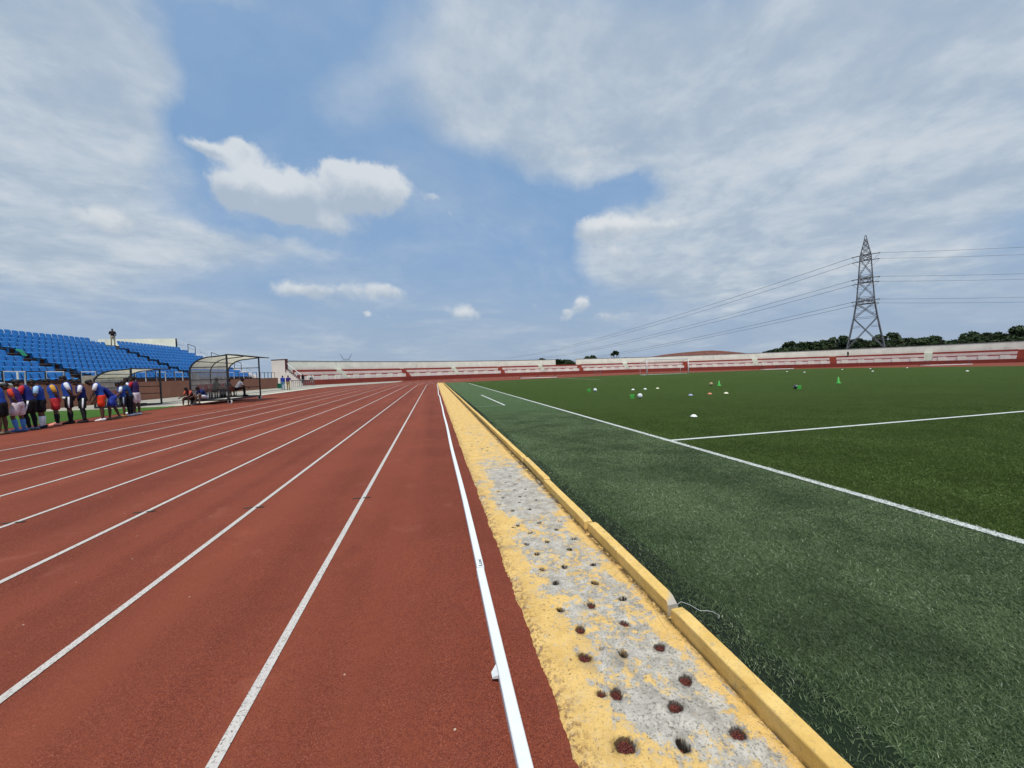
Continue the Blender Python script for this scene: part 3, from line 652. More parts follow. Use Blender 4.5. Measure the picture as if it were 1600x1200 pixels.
m = MB(); m.beam(E_(.3, .15, 2.0), E_(4.1, .15, 4.2), .07); 
for j in range(4): m.beam(E_(.5+j*1.1, .15, 1.1+j*.65), E_(.5+j*1.1, .15, 2.1+j*.64), .05)
m.build('handrail', MT['wpipe'], stand)

# ------------------------------------------------------------------ grandstand on the left
WX = -21.0; Y0G, Y1G = 14.0, 53.6; ROWS = 10; TR, RI, TZ = .80, .37, 1.52
gs = tag(empty('grandstand', (WX, Y0G, 0)), 'concrete grandstand with terracotta front wall under rows of blue seats', 'grandstand')
def L_(x, y, z): return (x-WX, y-Y0G, z)
def gbox(m, x0, x1, y0, y1, z0, z1): return m.box(L_((x0+x1)/2, (y0+y1)/2, (z0+z1)/2), (abs(x1-x0), abs(y1-y0), z1-z0))
m = MB(); gbox(m, WX-.25, WX, Y0G, 57.6, -.3, 1.60); m.build('front_wall', MT['brick'], gs)
m = MB(); gbox(m, WX-1.35, WX-.25, Y0G, 57.6, -.3, 1.50); m.build('walkway', MT['conc'], gs)
m = MB()
for i in range(ROWS): gbox(m, WX-1.35-i*TR, -38.5, Y0G, Y1G, (1.0 if i == 0 else TZ+(i-1)*RI), TZ+i*RI)
gbox(m, WX-1.35-ROWS*TR, -38.5, Y0G, Y1G, TZ+(ROWS-1)*RI, TZ+ROWS*RI); m.build('terrace_steps', MT['conc'], gs)
m = MB()
for i in range(1, ROWS): gbox(m, WX-1.345-i*TR, WX-1.35-i*TR, Y0G, Y1G, TZ+(i-1)*RI+.003, TZ+i*RI-.05)
gbox(m, WX-1.35, WX-1.34, Y0G, Y1G, 1.502, TZ+.3); m.build('dark_risers', MT['riser'], gs)
AISY = [(19.4, 20.7), (29.6, 30.9), (41.6, 42.9)]
for a, b in AISY:
    m = MB()
    for i in range(ROWS): gbox(m, WX-1.05-i*TR, WX-1.35-i*TR+.02, a, b, TZ+(i-1)*RI+.01, TZ+i*RI-.185)
    m.build('aisle_stair', MT['conc'], gs)
m = MB(); gbox(m, -38.5, WX-1.35-ROWS*TR-.3, Y1G, Y1G+.25, -.3, 6.75); m.build('end_wall', MT['cream'], gs)
m = MB(); xa, xb = WX-1.35-ROWS*TR-.3, WX-1.0
m.add([L_(x, y, z) for y in (Y1G, Y1G+.25) for x, z in ((xa, -.3), (xb, -.3), (xb, 1.9), (xa, 5.65))], [(0, 1, 2, 3), (7, 6, 5, 4), (1, 5, 6, 2), (3, 2, 6, 7), (0, 3, 7, 4)]); m.build('sloping_end_wall', MT['pink'], gs)
m = MB(); w = MB(); n = 7
for i in range(n):
    t0, t1 = i/n, (i+.62)/n; q = lambda t, h: L_(xa+(xb-xa)*t, Y1G+.12, 5.65+(1.9-5.65)*t+h)
    for m_ in ((m,) if i % 2 else (w,)):
        m_.beam(q(t0, 0), q(t0, .95), .05); m_.beam(q(t1, 0), q(t1, .95), .05); m_.beam(q(t0, .95), q(t1, .95), .05)
    w.beam(q(t0, .93), q(min(1, t0+1/n), .93), .035); m.beam(q(t0, .5), q(t1, .5), .025)
m.beam(q(0, 0), q(0, 1.1), .16); m.build('dark_end_railing', MT['dpipe'], gs); w.build('white_end_railing', MT['wpipe'], gs)
m = MB(); gbox(m, WX-1.3, WX-.26, 29.6, 31.3, 1.502, 2.1); m.build('landing_step', MT['conc'], gs)
# railing frames on top of the front wall: each an inverted U
m = MB(); bh, bl = .72, 1.02
for z0 in (0, bl): m.beam((0, z0, 0), (0, z0, bh), .055, n=8)
m.beam((0, -.02, bh), (0, bl+.02, bh), .055, n=8); rail_w = m.build('railing_frame', MT['wpipe'])
rail_d = rail_w.copy(); rail_d.data = rail_w.data.copy(); rail_d.data.materials[0] = MT['dpipe']; C.objects.link(rail_d)
y = 19.5; i = 0
while y < 56.5:
    o = (rail_w, rail_d)[i % 2]
    if i > 1: o = o.copy(); C.objects.link(o)
    o.location = (WX-.13, y, 1.60)
    if y > 53.5 and i % 2 == 0: o.data = rail_d.data
    dark = o.data is rail_d.data
    tag(o, ('dark steel railing frame' if dark else 'white pipe railing frame')+' on the terracotta wall '+('beyond the end of the blue seats' if y > 53.5 else 'below the front row of blue seats'), 'railing', 'dark railing frames on the stand wall' if dark else 'white railing frames on the stand wall')
    y += 1.07; i += 1
# seats
def seat_mesh():
    prof = [(.44, .365), (.42, .40), (.25, .395), (.10, .39), (.03, .43), (.0, .52), (-.03, .64), (-.06, .76), (-.075, .83), (-.095, .835)]
    wid = [.19, .205, .212, .212, .212, .212, .212, .207, .185, .18]; nv = 7; top = []; bot = []
    for (x, z), w in zip(prof, wid):
        for j in range(nv):
            t = j/(nv-1)*2-1; d = t*t; sp2 = .055*d
            xx = x+(sp2 if z > .45 else 0); zz = z+(sp2 if z < .45 else 0)-(.03*d**3 if z > .8 else 0)
            top.append((xx, t*w, zz)); bot.append((xx-(.028 if z > .45 else 0), t*w, zz-(.028 if z < .45 else 0)))
    n = len(prof); N = n*nv; Fq = []
    for i in range(n-1):
        for j in range(nv-1): a = i*nv+j; Fq += [(a, a+1, a+nv+1, a+nv), (N+a+nv, N+a+nv+1, N+a+1, N+a)]
    for i in range(n-1):
        for j in (0, nv-1): a = i*nv+j; q = (a, a+nv, N+a+nv, N+a); Fq.append(q if j == 0 else q[::-1])
    for j in range(nv-1): Fq += [(j+1, j, N+j, N+j+1), ((n-1)*nv+j, (n-1)*nv+j+1, N+(n-1)*nv+j+1, N+(n-1)*nv+j)]
    V = top+bot; o = len(V); V += [(.08, .03, 0), (.08, -.03, 0), (.2, -.03, 0), (.2, .03, 0), (.08, .03, .38), (.08, -.03, .38), (.2, -.03, .38), (.2, .03, .38)]
    Fq += [(o+i2, o+(i2+1) % 4, o+(i2+1) % 4+4, o+i2+4) for i2 in range(4)]
    me = bpy.data.meshes.new('stadium_seat'); me.from_pydata(V, [], Fq); me.update(); me.shade_smooth(); me.materials.append(MT['seat']); return me
sm = seat_mesh(); spots = []
for r in range(ROWS):
    y = 18.0
    while y < Y1G-.3:
        if not any(a-.2 < y < b+.2 for a, b in AISY) and not (r == ROWS-1 and 40.9 < y < 44.2):
            spots.append((WX-1.35-r*TR-.52, y, TZ+r*RI, r))
        y += .495
def vis(p):
    d = Vector((p[0], p[1], p[2]+.5-EYE)); z = d.dot(FW); x = 800+F_PX*d.dot(RTV)/z; return x > -20
spots = sorted([p for p in spots if vis(p)], key=lambda p: p[0]**2+p[1]**2)
RN = ['front', 'second', 'third', 'fourth', 'fifth', 'sixth', 'seventh', 'eighth', 'ninth', 'top']
for x, y, z, r in spots[:290]:
    o = bpy.data.objects.new('stadium_seat', sm); C.objects.link(o); o.location = (x, y, z); o.rotation_euler.z = random.uniform(-.03, .03); o.scale.z = random.uniform(.975, 1.025)
    side = 'left of the near aisle' if y < 30 else 'between the two aisles'
    tag(o, f'blue plastic seat in the {RN[r]} row of the grandstand, {side}', 'seat', 'blue grandstand seats')
m = MB(); sv = [tuple(v.co) for v in sm.vertices]; sf = [tuple(p.vertices) for p in sm.polygons]
for x, y, z, r in spots[290:]: m.add([(x+a, y+b, z+c2) for a, b, c2 in sv], sf)
o = m.build('stadium_seats', MT['seat'], smooth=True); tag(o, 'blue plastic seats filling the farther part of the grandstand', 'seats', kind='stuff')
p = at_x(31, 549, -26.4); m = MB(); m.sheet([[(p.x+.3-.07*j, p.y-.2+.07*i, p.z-.30+.10*j*(1 if j < 4 else .9)+.03*math.sin(i*1.9+j*1.1)) for i in range(6)] for j in range(6)]); m.sheet([[(p.x+.28-.07*j, p.y-.2+.07*i, p.z-.32+.10*j*(1 if j < 4 else .9)+.03*math.sin(i*1.9+j*1.1)) for i in range(6)] for j in range(6)])
tag(m.build('cloth', MT['gcloth'], smooth=True), 'green cloth lying on the aisle steps between blue seats', 'cloth')
# pale handrail and pillar by the wall at the left edge
hr = tag(empty('stair_handrail', (WX+.6, 23.6, gz(-20, 23))), 'pale handrail on a pillar in front of the terracotta wall', 'handrail')
m = MB(); m.box((0, 0, .65), (.14, .14, 1.3)); m.build('pillar', MT['cream'], hr)
m = MB(); m.beam((0, 0, 1.3), (0, 0, 2.05), .08, n=8); m.beam((0, .06, 1.36), (.1, -2.2, 1.7), .09, n=8); m.build('pipe', MT['wpipe'], hr)

# ------------------------------------------------------------------ dugouts
def dugout(x_front, y0, L, depth, height, frames, label, wheels=True):
    z0 = gz(x_front, y0); d = tag(empty('team_dugout', (x_front, y0, z0)), label, 'dugout', 'team dugouts by the track'); zb = .26 if wheels else .04; H = height
    def prof(): 
        pts = [(-depth, zb), (-depth, H*.66)]
        for t in np.linspace(0, PI/2, 9)[1:]: pts.append((-depth+depth*.62*(1-math.cos(t)), H*.66+H*.30*math.sin(t)))
        pts += [(-.1, H*.985), (.0, H), (depth*.33, H*.985)]; return pts
    P = prof(); t = .055
    for i in range(frames):
        y = L*i/(frames-1); m = MB()
        for a, b in zip(P[:-1], P[1:]): m.beam((a[0], y, a[1]), (b[0], y, b[1]), t*(1.15 if i != 1 else .9))
        if i in (0, frames-1):
            m.beam((0, y, zb), (0, y, H), t*1.25); m.beam((-depth, y, zb), (0, y, zb), t*1.5)
            for hz in (.27, .47, .72): m.beam((-depth, y, H*hz+.1), (0, y, H*hz+.1), t*.8)
        m.build('arched_frame', MT['dpipe'], d)
    m = MB()
    m.beam((0, 0, zb), (0, L, zb), .10); m.beam((-depth, 0, zb), (-depth, L, zb), .10)
    for q in (P[1], P[5], P[-1]): m.beam((q[0], 0, q[1]), (q[0], L, q[1]), t*.8)
    m.beam((0, 0, H), (0, L, H), t)
    m.beam((-depth, 0, H*.40), (-depth, L, H*.40), t*.8); m.build('rails', MT['dpipe'], d)
    m = MB()
    for a, b in zip(P[:2], P[1:3]): m.quad((a[0]-.03, .02, a[1]), (b[0]-.03, .02, b[1]), (b[0]-.03, L-.02, b[1]), (a[0]-.03, L-.02, a[1]))
    m.build('back_sheet', MT['poly'], d)
    m = MB(); m.sheet([[(a[0], -.03, a[1]+.032) , (a[0], L+.03, a[1]+.032)] for a in P[2:]]); m.build('roof_sheet', MT['polyy'], d)
    m = MB(); m.add([(a[0]*.99, .035, a[1]) for a in [(-depth, zb+.3)]+P[1:-1]+[(0, zb+.3)]], [tuple(range(len(P)))]); m.build('end_sheet', MT['polyt'], d)
    m = MB(); m.box((-depth*.70, L/2, zb+.06), (depth*.54, L*.97, .03)); m.build('floor', MT['dpipe'], d)
    if wheels:
        for wx in (0, -depth):
            for wy in (.12, L-.12):
                w = MB(); w.lathe([(.03, -.03), (.105, -.03), (.125, -.015), (.125, .015), (.105, .03), (.03, .03)], 16, (wx, wy, .125), Matrix.Rotation(PI/2, 3, 'X') @ Matrix.Rotation(0, 3, 'Z')); wo = w.build('wheel', MT['tyre'], d)
                w = MB(); w.lathe([(.001, -.034), (.07, -.034), (.07, .034), (.001, .034)], 12, (wx, wy, .125), Matrix.Rotation(PI/2, 3, 'X')); w.beam((wx, wy-.05, .125), (wx, wy-.05, .27), .03); w.beam((wx, wy+.05, .125), (wx, wy+.05, .27), .03); w.build('hub', MT['rubber'], wo)
    return d
DGX, DGY, DGL, DGD, DGH = -11.35, 24.1, 4.0, 1.85, 2.80
dg = dugout(DGX, DGY, DGL, DGD, DGH, 3, 'wheeled team dugout with smoky sheeting on the track edge')
dg2 = dugout(-16.0, 24.2, 2.2, 1.7, 2.1, 2, 'smaller team dugout behind the bowed players, in front of terracotta wall', False)
def chair(x, y, z, label):
    c = tag(empty('plastic_chair', (x, y, z)), label, 'chair', 'red seats in the dugouts')
    m = MB(); m.sheet([[(.22-.44*i/5, (j/4-.5)*.42, .42-.02*math.sin(PI*i/5)+(.03*abs(j-2)/2)) for j in range(5)] for i in range(6)]); m.sheet([[(.22-.44*i/5, (j/4-.5)*.42, .395-.02*math.sin(PI*i/5)+(.03*abs(j-2)/2)) for j in range(5)] for i in range(6)]); m.build('seat', MT['redchair'], c, True)
    m = MB(); m.sheet([[(-.22-.10*i/4+.05*abs(j-2)/2, (j/4-.5)*(.42-.05*(i == 4)), .44+.38*i/4) for j in range(5)] for i in range(5)]); m.sheet([[(-.245-.10*i/4+.05*abs(j-2)/2, (j/4-.5)*(.42-.05*(i == 4)), .44+.38*i/4) for j in range(5)] for i in range(5)]); m.build('backrest', MT['redchair'], c, True)
    for a in (-.16, .16):
        for b in (-.16, .16): m = MB(); m.beam((a, b, 0), (a*.9, b*.9, .40), .03); m.build('leg', MT['dpipe'], c)
    return c
zf = gz(DGX, DGY)+.26+.075
cy = [.55, 1.10, 1.65, 2.2, 2.9, 3.5]
for i, t in enumerate(cy): chair(DGX-DGD+.42, DGY+t, zf, 'red plastic seat on the floor of the larger dugout')
for i in range(3): chair(-16.0-1.25, 24.6+i*.6, gz(-16, 24)+.11, 'red plastic seat inside the smaller dugout')

# ------------------------------------------------------------------ people
def nrm(v): return Vector(v).normalized()
ARM_DOWN = ((.06, .05, -1), (.02, .18, -1))
def person(loc, face, label, out, pose=None, scale=1.0, group=None):
    """face: heading of the chest in degrees from +Y (anticlockwise). Body = one remeshed skin; clothes and hair are its parts."""
    po = dict(lean=3, bow=8, twist=0, armL=((-.10, .04, -1), (-.02, .22, -1)), armR=((.10, .04, -1), (.02, .22, -1)), legL=((-.07, .02, -1), (-.02, -.04, -1)), legR=((.07, -.02, -1), (.02, -.05, -1)), hipz=None); po.update(pose or {})
    r = tag(empty('person', loc, math.radians(face)), label, 'person', group); r.scale = (scale*.88, scale*.93, scale*.945)
    le, bw = math.radians(po['lean']), math.radians(po['lean']+po['bow']); s = Vector((0, math.sin(le), math.cos(le))); hd = Vector((0, math.sin(bw), math.cos(bw)))
    legs = {}
    for sd, sx in (('L', -1), ('R', 1)):
        a, b = po['leg'+sd]; hip = Vector((sx*.09, 0, 0)); kn = hip+nrm(a)*.42; an = kn+nrm(b)*.41; legs[sd] = [hip, kn, an]
    hz = po['hipz'] if po['hipz'] is not None else -min(legs['L'][2].z, legs['R'][2].z)+.085
    for sd in legs: legs[sd] = [q+Vector((0, 0, hz)) for q in legs[sd]]
    pv = Vector((0, 0, hz+.03)); T = lambda d, f=0: pv+s*d+Vector((0, math.cos(le), -math.sin(le)))*f
    X = (1, 0, 0); arms = {}
    for sd, sx in (('L', -1), ('R', 1)):
        a, b = po['arm'+sd]; sh = T(.45)+Vector((sx*.175, 0, 0)); el = sh+nrm(a)*.29; wr = el+nrm(b)*.25; arms[sd] = [sh, el, wr, nrm(b)]
    nk = T(.50); hc = nk+hd*.125+Vector((0, .015, 0)); fwd = Vector((0, math.cos(bw), -math.sin(bw)))
    m = MB(); n = 12
    m.tube([T(-.10), T(-.02), T(.12), T(.28), T(.40), T(.47), T(.51)], [(.13, .10), (.165, .115), (.14, .10), (.165, .115), (.175, .105), (.11, .075), (.06, .06)], 16, X)
    m.tube([T(.44), nk, nk+hd*.09], [.065, .056, .058], n, X)
    m.ball(hc, (.074, .094, .094), 14, 10); m.ball(hc+hd*.03-fwd*.012, (.076, .092, .092), 14, 10)
    m.tube([hc-hd*.03+fwd*.03, hc-hd*.085+fwd*.055], [(.058, .05), (.036, .034)], 10, X)
    m.tube([hc+fwd*.085+hd*.015, hc+fwd*.112-hd*.025], [.010, .017], 8, X)
    for sx in (-1, 1): m.ball(hc+Vector((sx*.078, 0, 0))-hd*.005, (.012, .022, .03), 8, 6)
    for sd, sx in (('L', -1), ('R', 1)):
        sh, el, wr, fd = arms[sd]
        m.tube([sh-Vector((sx*.06, 0, 0)), sh, sh.lerp(el, .5), el], [.052, .056, .047, .039], n); m.tube([el, el.lerp(wr, .35), wr], [.040, .040, .026], n)
        pal = wr+fd*.075; m.tube([wr, wr+fd*.045, pal+fd*.015], [(.025, .022), (.038, .018), (.038, .014)], 10, (0, 1, 0) if abs(fd.y) < .8 else X)
        u = (Vector((0, 1, 0))-fd*fd.y); u = u.normalized() if u.length > .1 else Vector((1, 0, 0)); pn = fd.cross(u)*sx
        for q, ln in ((-.028, .066), (-.009, .080), (.010, .074), (.028, .056)):
            b0 = pal+u*q; m.tube([b0, b0+fd*ln*.55+pn*.008, b0+fd*ln*.9+pn*.03], [.0088, .0084, .0072], 6)
        b0 = wr+fd*.03+u*.03; m.tube([b0, b0+u*.028+fd*.026+pn*.008, b0+u*.036+fd*.055+pn*.014], [.012, .0105, .0085], 6)
        hip, kn, an = legs[sd]
        m.tube([hip+Vector((0, 0, .06)), hip-Vector((0, 0, .02)), hip.lerp(kn, .5), kn], [.085, .088, .070, .053], n); sd_ = (kn-an).normalized()
        m.tube([kn, kn.lerp(an, .3)-Vector((0, .012, 0)), kn.lerp(an, .75), an], [.052, .056, .038, .033], n)
        m.tube([an+Vector((0, -.05, -.035)), an+Vector((0, .05, -.04)), an+Vector((0, .16, -.06))], [(.034, .035), (.042, .036), (.036, .02)], 10, X)
    body = m.build('body', MT['skin'], r, True)
    md = body.modifiers.new('r', 'REMESH'); md.mode = 'VOXEL'; md.voxel_size = .0095; md.use_smooth_shade = True
    bpy.context.view_layer.update(); ev = body.evaluated_get(bpy.context.evaluated_depsgraph_get()); nm = bpy.data.meshes.new_from_object(ev)
    body.modifiers.clear(); old = body.data; body.data = nm; bpy.data.meshes.remove(old); nm.name = 'body'; nm.materials.clear(); nm.materials.append(MT['skin']); nm.shade_smooth()
    # hair, eyes
    h = MB(); h.ball(hc+hd*.042-fwd*.022, (.089, .097, .085), 16, 10); h.ball(hc-fwd*.045+hd*.005, (.080, .062, .085), 14, 9); h.build('hair', cloth(out['cap']) if 'cap' in out else MT['hair'], r, True)
    e = MB()
    for sx in (-1, 1): e.ball(hc+Vector((sx*.032, 0, 0))+fwd*.086+hd*.018, .010, 8, 6)
    e.build('eyes', MT['eye'], r, True)
    # clothes
    sh_ = out['shirt']; g = .012
    t = MB(); lo = out.get('tail', -.06)
    t.tube([T(lo), T(.02), T(.13), T(.28), T(.41), T(.475), T(.505)], [(.178, .128), (.176, .127), (.158, .116), (.180, .130), (.186, .118), (.125, .088), (.072, .072)], 18, X); t.build('bib' if 'sleeve' in out else 'shirt', cloth(sh_), r, True)
    if 'hem' in out:
        t = MB(); t.tube([T(lo-.015, .02), T(lo+.06, .012)], [(.189, .136), (.184, .134)], 18, X); t.build('shirt_hem', cloth(out['hem']), r, True)
    sl = out.get('sleeve', sh_); ln = out.get('slen', .72)
    for sd, sx in (('L', -1), ('R', 1)):
        sh, el, wr, fd = arms[sd]; t = MB(); t.tube([sh-Vector((sx*.05, 0, 0)), sh, sh.lerp(el, ln*.5), sh.lerp(el, min(1, ln))]+([el.lerp(wr, .8)] if ln > 1 else []), [.056, .064, .060, .058]+([.042] if ln > 1 else []), 14); t.build('sleeve', cloth(sl), r, True)
        hip, kn, an = legs[sd]
        t = MB(); L = out.get('short', .82)
        if L >= 1: t.tube([hip+Vector((0, 0, .05)), hip, hip.lerp(kn, .6), kn, kn.lerp(an, .5), kn.lerp(an, .93)], [.10, .104, .085, .068, .062, .05], 14)
        else: t.tube([hip+Vector((0, 0, .05)), hip, hip.lerp(kn, L*.6), hip.lerp(kn, L)], [.10, .106, .104, .100], 14)
        t.build('trouser_leg' if L >= 1 else 'shorts_leg', cloth(out['shorts']), r, True)
        if 'stripe' in out:
            t = MB(); o2 = Vector((sx*.098, 0, 0)); t.tube([hip+o2+Vector((0, 0, .03)), hip.lerp(kn, L*.5)+o2*1.05, hip.lerp(kn, L)+o2*1.02], [(.006, .022)]*3, 8, X); t.build('side_stripe', cloth(out['stripe']), r, True)
        if 'tights' in out: t = MB(); t.tube([hip.lerp(kn, .75), kn, kn.lerp(an, .3)-Vector((0, .012, 0)), kn.lerp(an, .75), an], [.070, .060, .063, .046, .041], 12); t.build('legging', cloth(out['tights']), r, True)
        elif 'sock' in out: t = MB(); t.tube([kn.lerp(an, .22)-Vector((0, .010, 0)), kn.lerp(an, .45)-Vector((0, .008, 0)), kn.lerp(an, .8), an], [.062, .062, .046, .041], 12); t.build('sock', cloth(out['sock']), r, True)
        t = MB(); t.tube([an+Vector((0, -.075, -.04)), an+Vector((0, -.03, -.03)), an+Vector((0, .06, -.038)), an+Vector((0, .15, -.052)), an+Vector((0, .20, -.060))], [(.034, .038), (.042, .052), (.047, .046), (.046, .032), (.030, .022)], 12, X); t.build('shoe', cloth(out['shoe']), r, True)
    t = MB(); t.tube([T(-.12), T(-.06), T(.02), T(.06)], [(.165, .122), (.184, .134), (.176, .128), (.162, .118)], 18, X); t.build('shorts_waist', cloth(out['shorts']), r, True)
    return r
BL, NV, PU = (38, 74, 158), (30, 40, 112), (62, 36, 108); WH, BK, RD = (226, 228, 230), (22, 22, 26), (170, 40, 44)
BACKH = dict(armL=((-.16, -.28, -1), (.55, -.20, -.75)), armR=((.16, -.28, -1), (-.55, -.20, -.75)))
FRNT = dict(armL=((-.12, .18, -1), (.45, .55, -.75)), armR=((.12, .18, -1), (-.45, .55, -.75)))
KNEE = dict(legL=((-.10, .22, -1), (-.02, -.2, -1)), legR=((.10, -.04, -1), (.02, -.1, -1)))
WIDE = dict(legL=((-.26, .10, -1), (-.20, -.10, -1)), legR=((.26, -.05, -1), (.20, -.12, -1)))
G1 = 'players lined up on the outer edge of the track'
PL = [  # foot position in the photo, heading, look
 (4, 679, 70, 'blue bibbed player at the left edge of the photo, partly cut off', dict(shirt=BL, sleeve=BL, shorts=BK, shoe=(120, 110, 90)), dict(lean=10, bow=45), 1.0),
 (31, 675, 75, 'player in a purple bib with orange sleeves, white shorts and blue socks', dict(shirt=PU, sleeve=(206, 70, 50), shorts=(214, 196, 200), sock=(80, 130, 190), shoe=(90, 110, 160)), dict(lean=12, bow=48, **BACKH, **KNEE), .97),
 (50, 672, 80, 'player in a dark blue bib over a red shirt, black shorts and leggings', dict(shirt=NV, sleeve=(190, 50, 55), hem=(180, 46, 62), shorts=BK, stripe=WH, tights=BK, shoe=(110, 120, 140)), dict(lean=14, bow=38, **FRNT, **KNEE), 1.03),
 (66, 669, 85, 'player in a blue bib with sky sleeves and white socks, arm reaching out', dict(shirt=BL, sleeve=(170, 205, 235), shorts=BK, sock=WH, shoe=(30, 40, 62)), dict(lean=6, bow=35, armL=((-.3, .1, -1), (-.1, .3, -1)), armR=((.9, -.2, -.25), (.8, .15, -.35))), 1.0),
 (89, 664.5, 95, 'player in a blue bib with a yellow sleeve, red shorts and pink shoes', dict(shirt=BL, sleeve=(214, 160, 60), shorts=(176, 42, 46), sock=BK, shoe=(232, 150, 130)), dict(lean=8, bow=32, **BACKH, legL=((-.18, .02, -1), (-.10, -.06, -1)), legR=((.18, 0, -1), (.10, -.06, -1))), 1.02),
 (110, 662, 90, 'tall player in a blue bib over an untucked white shirt, hands behind back', dict(shirt=BL, sleeve=WH, hem=WH, shorts=(30, 22, 30), stripe=WH, sock=BK, shoe=(30, 28, 34)), dict(lean=5, bow=18, **BACKH), 1.06),
 (131, 660, 95, 'player in a blue bib and white sleeves standing with legs apart in leggings', dict(shirt=NV, sleeve=WH, shorts=(24, 30, 30), stripe=WH, tights=BK, shoe=(40, 30, 34)), dict(lean=6, bow=30, **FRNT, **WIDE), 1.0),
 (160, 657.5, 88, 'player in orange red shorts and a blue bib, head bowed low', dict(shirt=(40, 78, 160), sleeve=WH, shorts=(226, 62, 28), shoe=(236, 226, 226)), dict(lean=14, bow=62, armL=((-.08, .30, -1), (-.02, .34, -1)), armR=((.08, .30, -1), (.02, .34, -1))), 1.03),
 (177, 655, 100, 'player all in dark blue bending forward behind the one in orange shorts', dict(shirt=(20, 32, 108), sleeve=(20, 32, 108), shorts=(46, 70, 165), shoe=(120, 112, 84)), dict(lean=38, bow=25, armL=((-.1, .5, -1), (0, .4, -1)), armR=((.1, .5, -1), (0, .4, -1)), legL=((-.10, .30, -1), (0, .0, -1)), legR=((.10, -.22, -1), (0, -.35, -1))), .98),
 (194, 651.5, 92, 'short player in a blue bib and white sleeves beside the bending one', dict(shirt=BL, sleeve=WH, shorts=BK, stripe=(150, 160, 180), shoe=(150, 120, 70)), dict(lean=8, bow=25, **FRNT), .90),
 (204, 650, 85, 'player in a teal blue bib, black trousers and white shoes', dict(shirt=(26, 62, 110), sleeve=(26, 62, 110), shorts=(22, 24, 34), short=1, shoe=(228, 230, 236)), dict(lean=12, bow=22, **BACKH), .93),
 (203, 646.5, 100, 'player in a blue bib over white, half hidden at the end of the line', dict(shirt=(46, 70, 160), sleeve=WH, shorts=BK, shoe=WH), dict(lean=3, bow=10), 1.0),
 (214, 648.5, 70, 'player in a maroon sleeved shirt with a dark blue bib and white shorts', dict(shirt=(52, 34, 84), sleeve=(176, 38, 54), hem=(150, 36, 50), shorts=(226, 214, 216), shoe=(226, 228, 234)), dict(lean=4, bow=6, armL=((-.2, .3, -.9), (.6, .6, .2)), armR=((.2, .35, -.9), (-.6, .55, .15))), 1.03)]
for px, py, hd_, lab, out, pose, sc in PL:
    person(at(px, py), hd_+(38 if px < 200 else 22), lab, out, pose, sc, G1)
SIT = dict(lean=22, bow=18, hipz=.46, legL=((-.2, .95, .02), (-.02, .05, -1)), legR=((.2, .95, .02), (.02, .0, -1)), armL=((-.1, .45, -.9), (.1, .9, -.35)), armR=((.1, .45, -.9), (-.1, .9, -.35)))
SIT2 = dict(SIT, lean=30, bow=10)
def on_dug(dx, dyy, dz=0): return Vector((DGX+dx, DGY+dyy, zf+dz))
person(on_dug(-DGD-.02, .12, -.34), 165, 'player in maroon sitting outside the near corner of the dugout', dict(shirt=(84, 30, 40), sleeve=(190, 90, 70), shorts=(50, 20, 26), shoe=(40, 36, 36)), dict(SIT, lean=30), .98, 'people around the larger dugout')
person(on_dug(-DGD+.62, .16, -.16), 150, 'player in a navy shirt and white shorts sitting on the dugout edge', dict(shirt=(26, 42, 98), shorts=(222, 222, 228), shoe=(60, 60, 66)), dict(SIT, lean=34, bow=24, hipz=.30, legL=((-.2, .9, .2), (0, .15, -1)), legR=((.2, .9, .2), (0, .1, -1))), 1.0, 'people around the larger dugout')
person(on_dug(-DGD+.50, 1.40), -85, 'person in a dark green top seen through the smoky sheet', dict(shirt=(46, 66, 62), shorts=(36, 38, 42), short=1, shoe=BK), dict(SIT, lean=8, bow=4), 1.02, 'people around the larger dugout')
person(on_dug(-DGD+.50, 2.55), -95, 'person in a grey shirt and dark red shorts beside the front post of the dugout', dict(shirt=(120, 110, 112), shorts=(150, 30, 42), shoe=(50, 46, 46)), dict(SIT, lean=18), 1.0, 'people around the larger dugout')
person(on_dug(-DGD+.75, 3.35), -60, 'man in a white shirt and dark trousers sitting at the open dugout end', dict(shirt=(224, 222, 230), shorts=(34, 24, 28), short=1, shoe=BK), SIT2, 1.04, 'people around the larger dugout')
WALK = dict(lean=2, bow=3, legL=((-.05, .22, -1), (0, -.10, -1)), legR=((.05, -.20, -1), (0, -.40, -1)))
person(at(442.5, 609.5), 20, 'walking person in a blue top and pale blue trousers near the wall end', dict(shirt=(30, 54, 150), shorts=(84, 130, 160), short=1, shoe=(30, 30, 40)), WALK, 1.0)
person(at(451, 609.5), 15, 'walking person in a purple shirt and khaki trousers near the wall end', dict(shirt=(52, 28, 106), shorts=(150, 134, 84), short=1, shoe=(30, 24, 34)), dict(WALK, armR=((.35, .1, -.9), (.6, .3, -.4))), 1.0)
person((WX-1.35-ROWS*TR-.25, 44.3, TZ+ROWS*RI), -135, 'man in a black polo and beige trousers standing atop the grandstand', dict(shirt=(20, 22, 30), shorts=(170, 160, 136), short=1, shoe=BK), dict(lean=0, bow=0, armL=((-.35, -.2, -.9), (.45, .1, -.8)), armR=((.3, .05, -.9), (-.75, .5, .35))), 1.04)
aa = on_arc(1325, R_+3.4, 3); person((SCX+(R_+3.25)*math.cos(aa), SCY+(R_+3.25)*math.sin(aa), 2.55), 150, 'person in dark clothes walking along the upper tier below the pylon', dict(shirt=(44, 50, 46), shorts=(40, 44, 40), short=1, shoe=BK), WALK, 1.0)

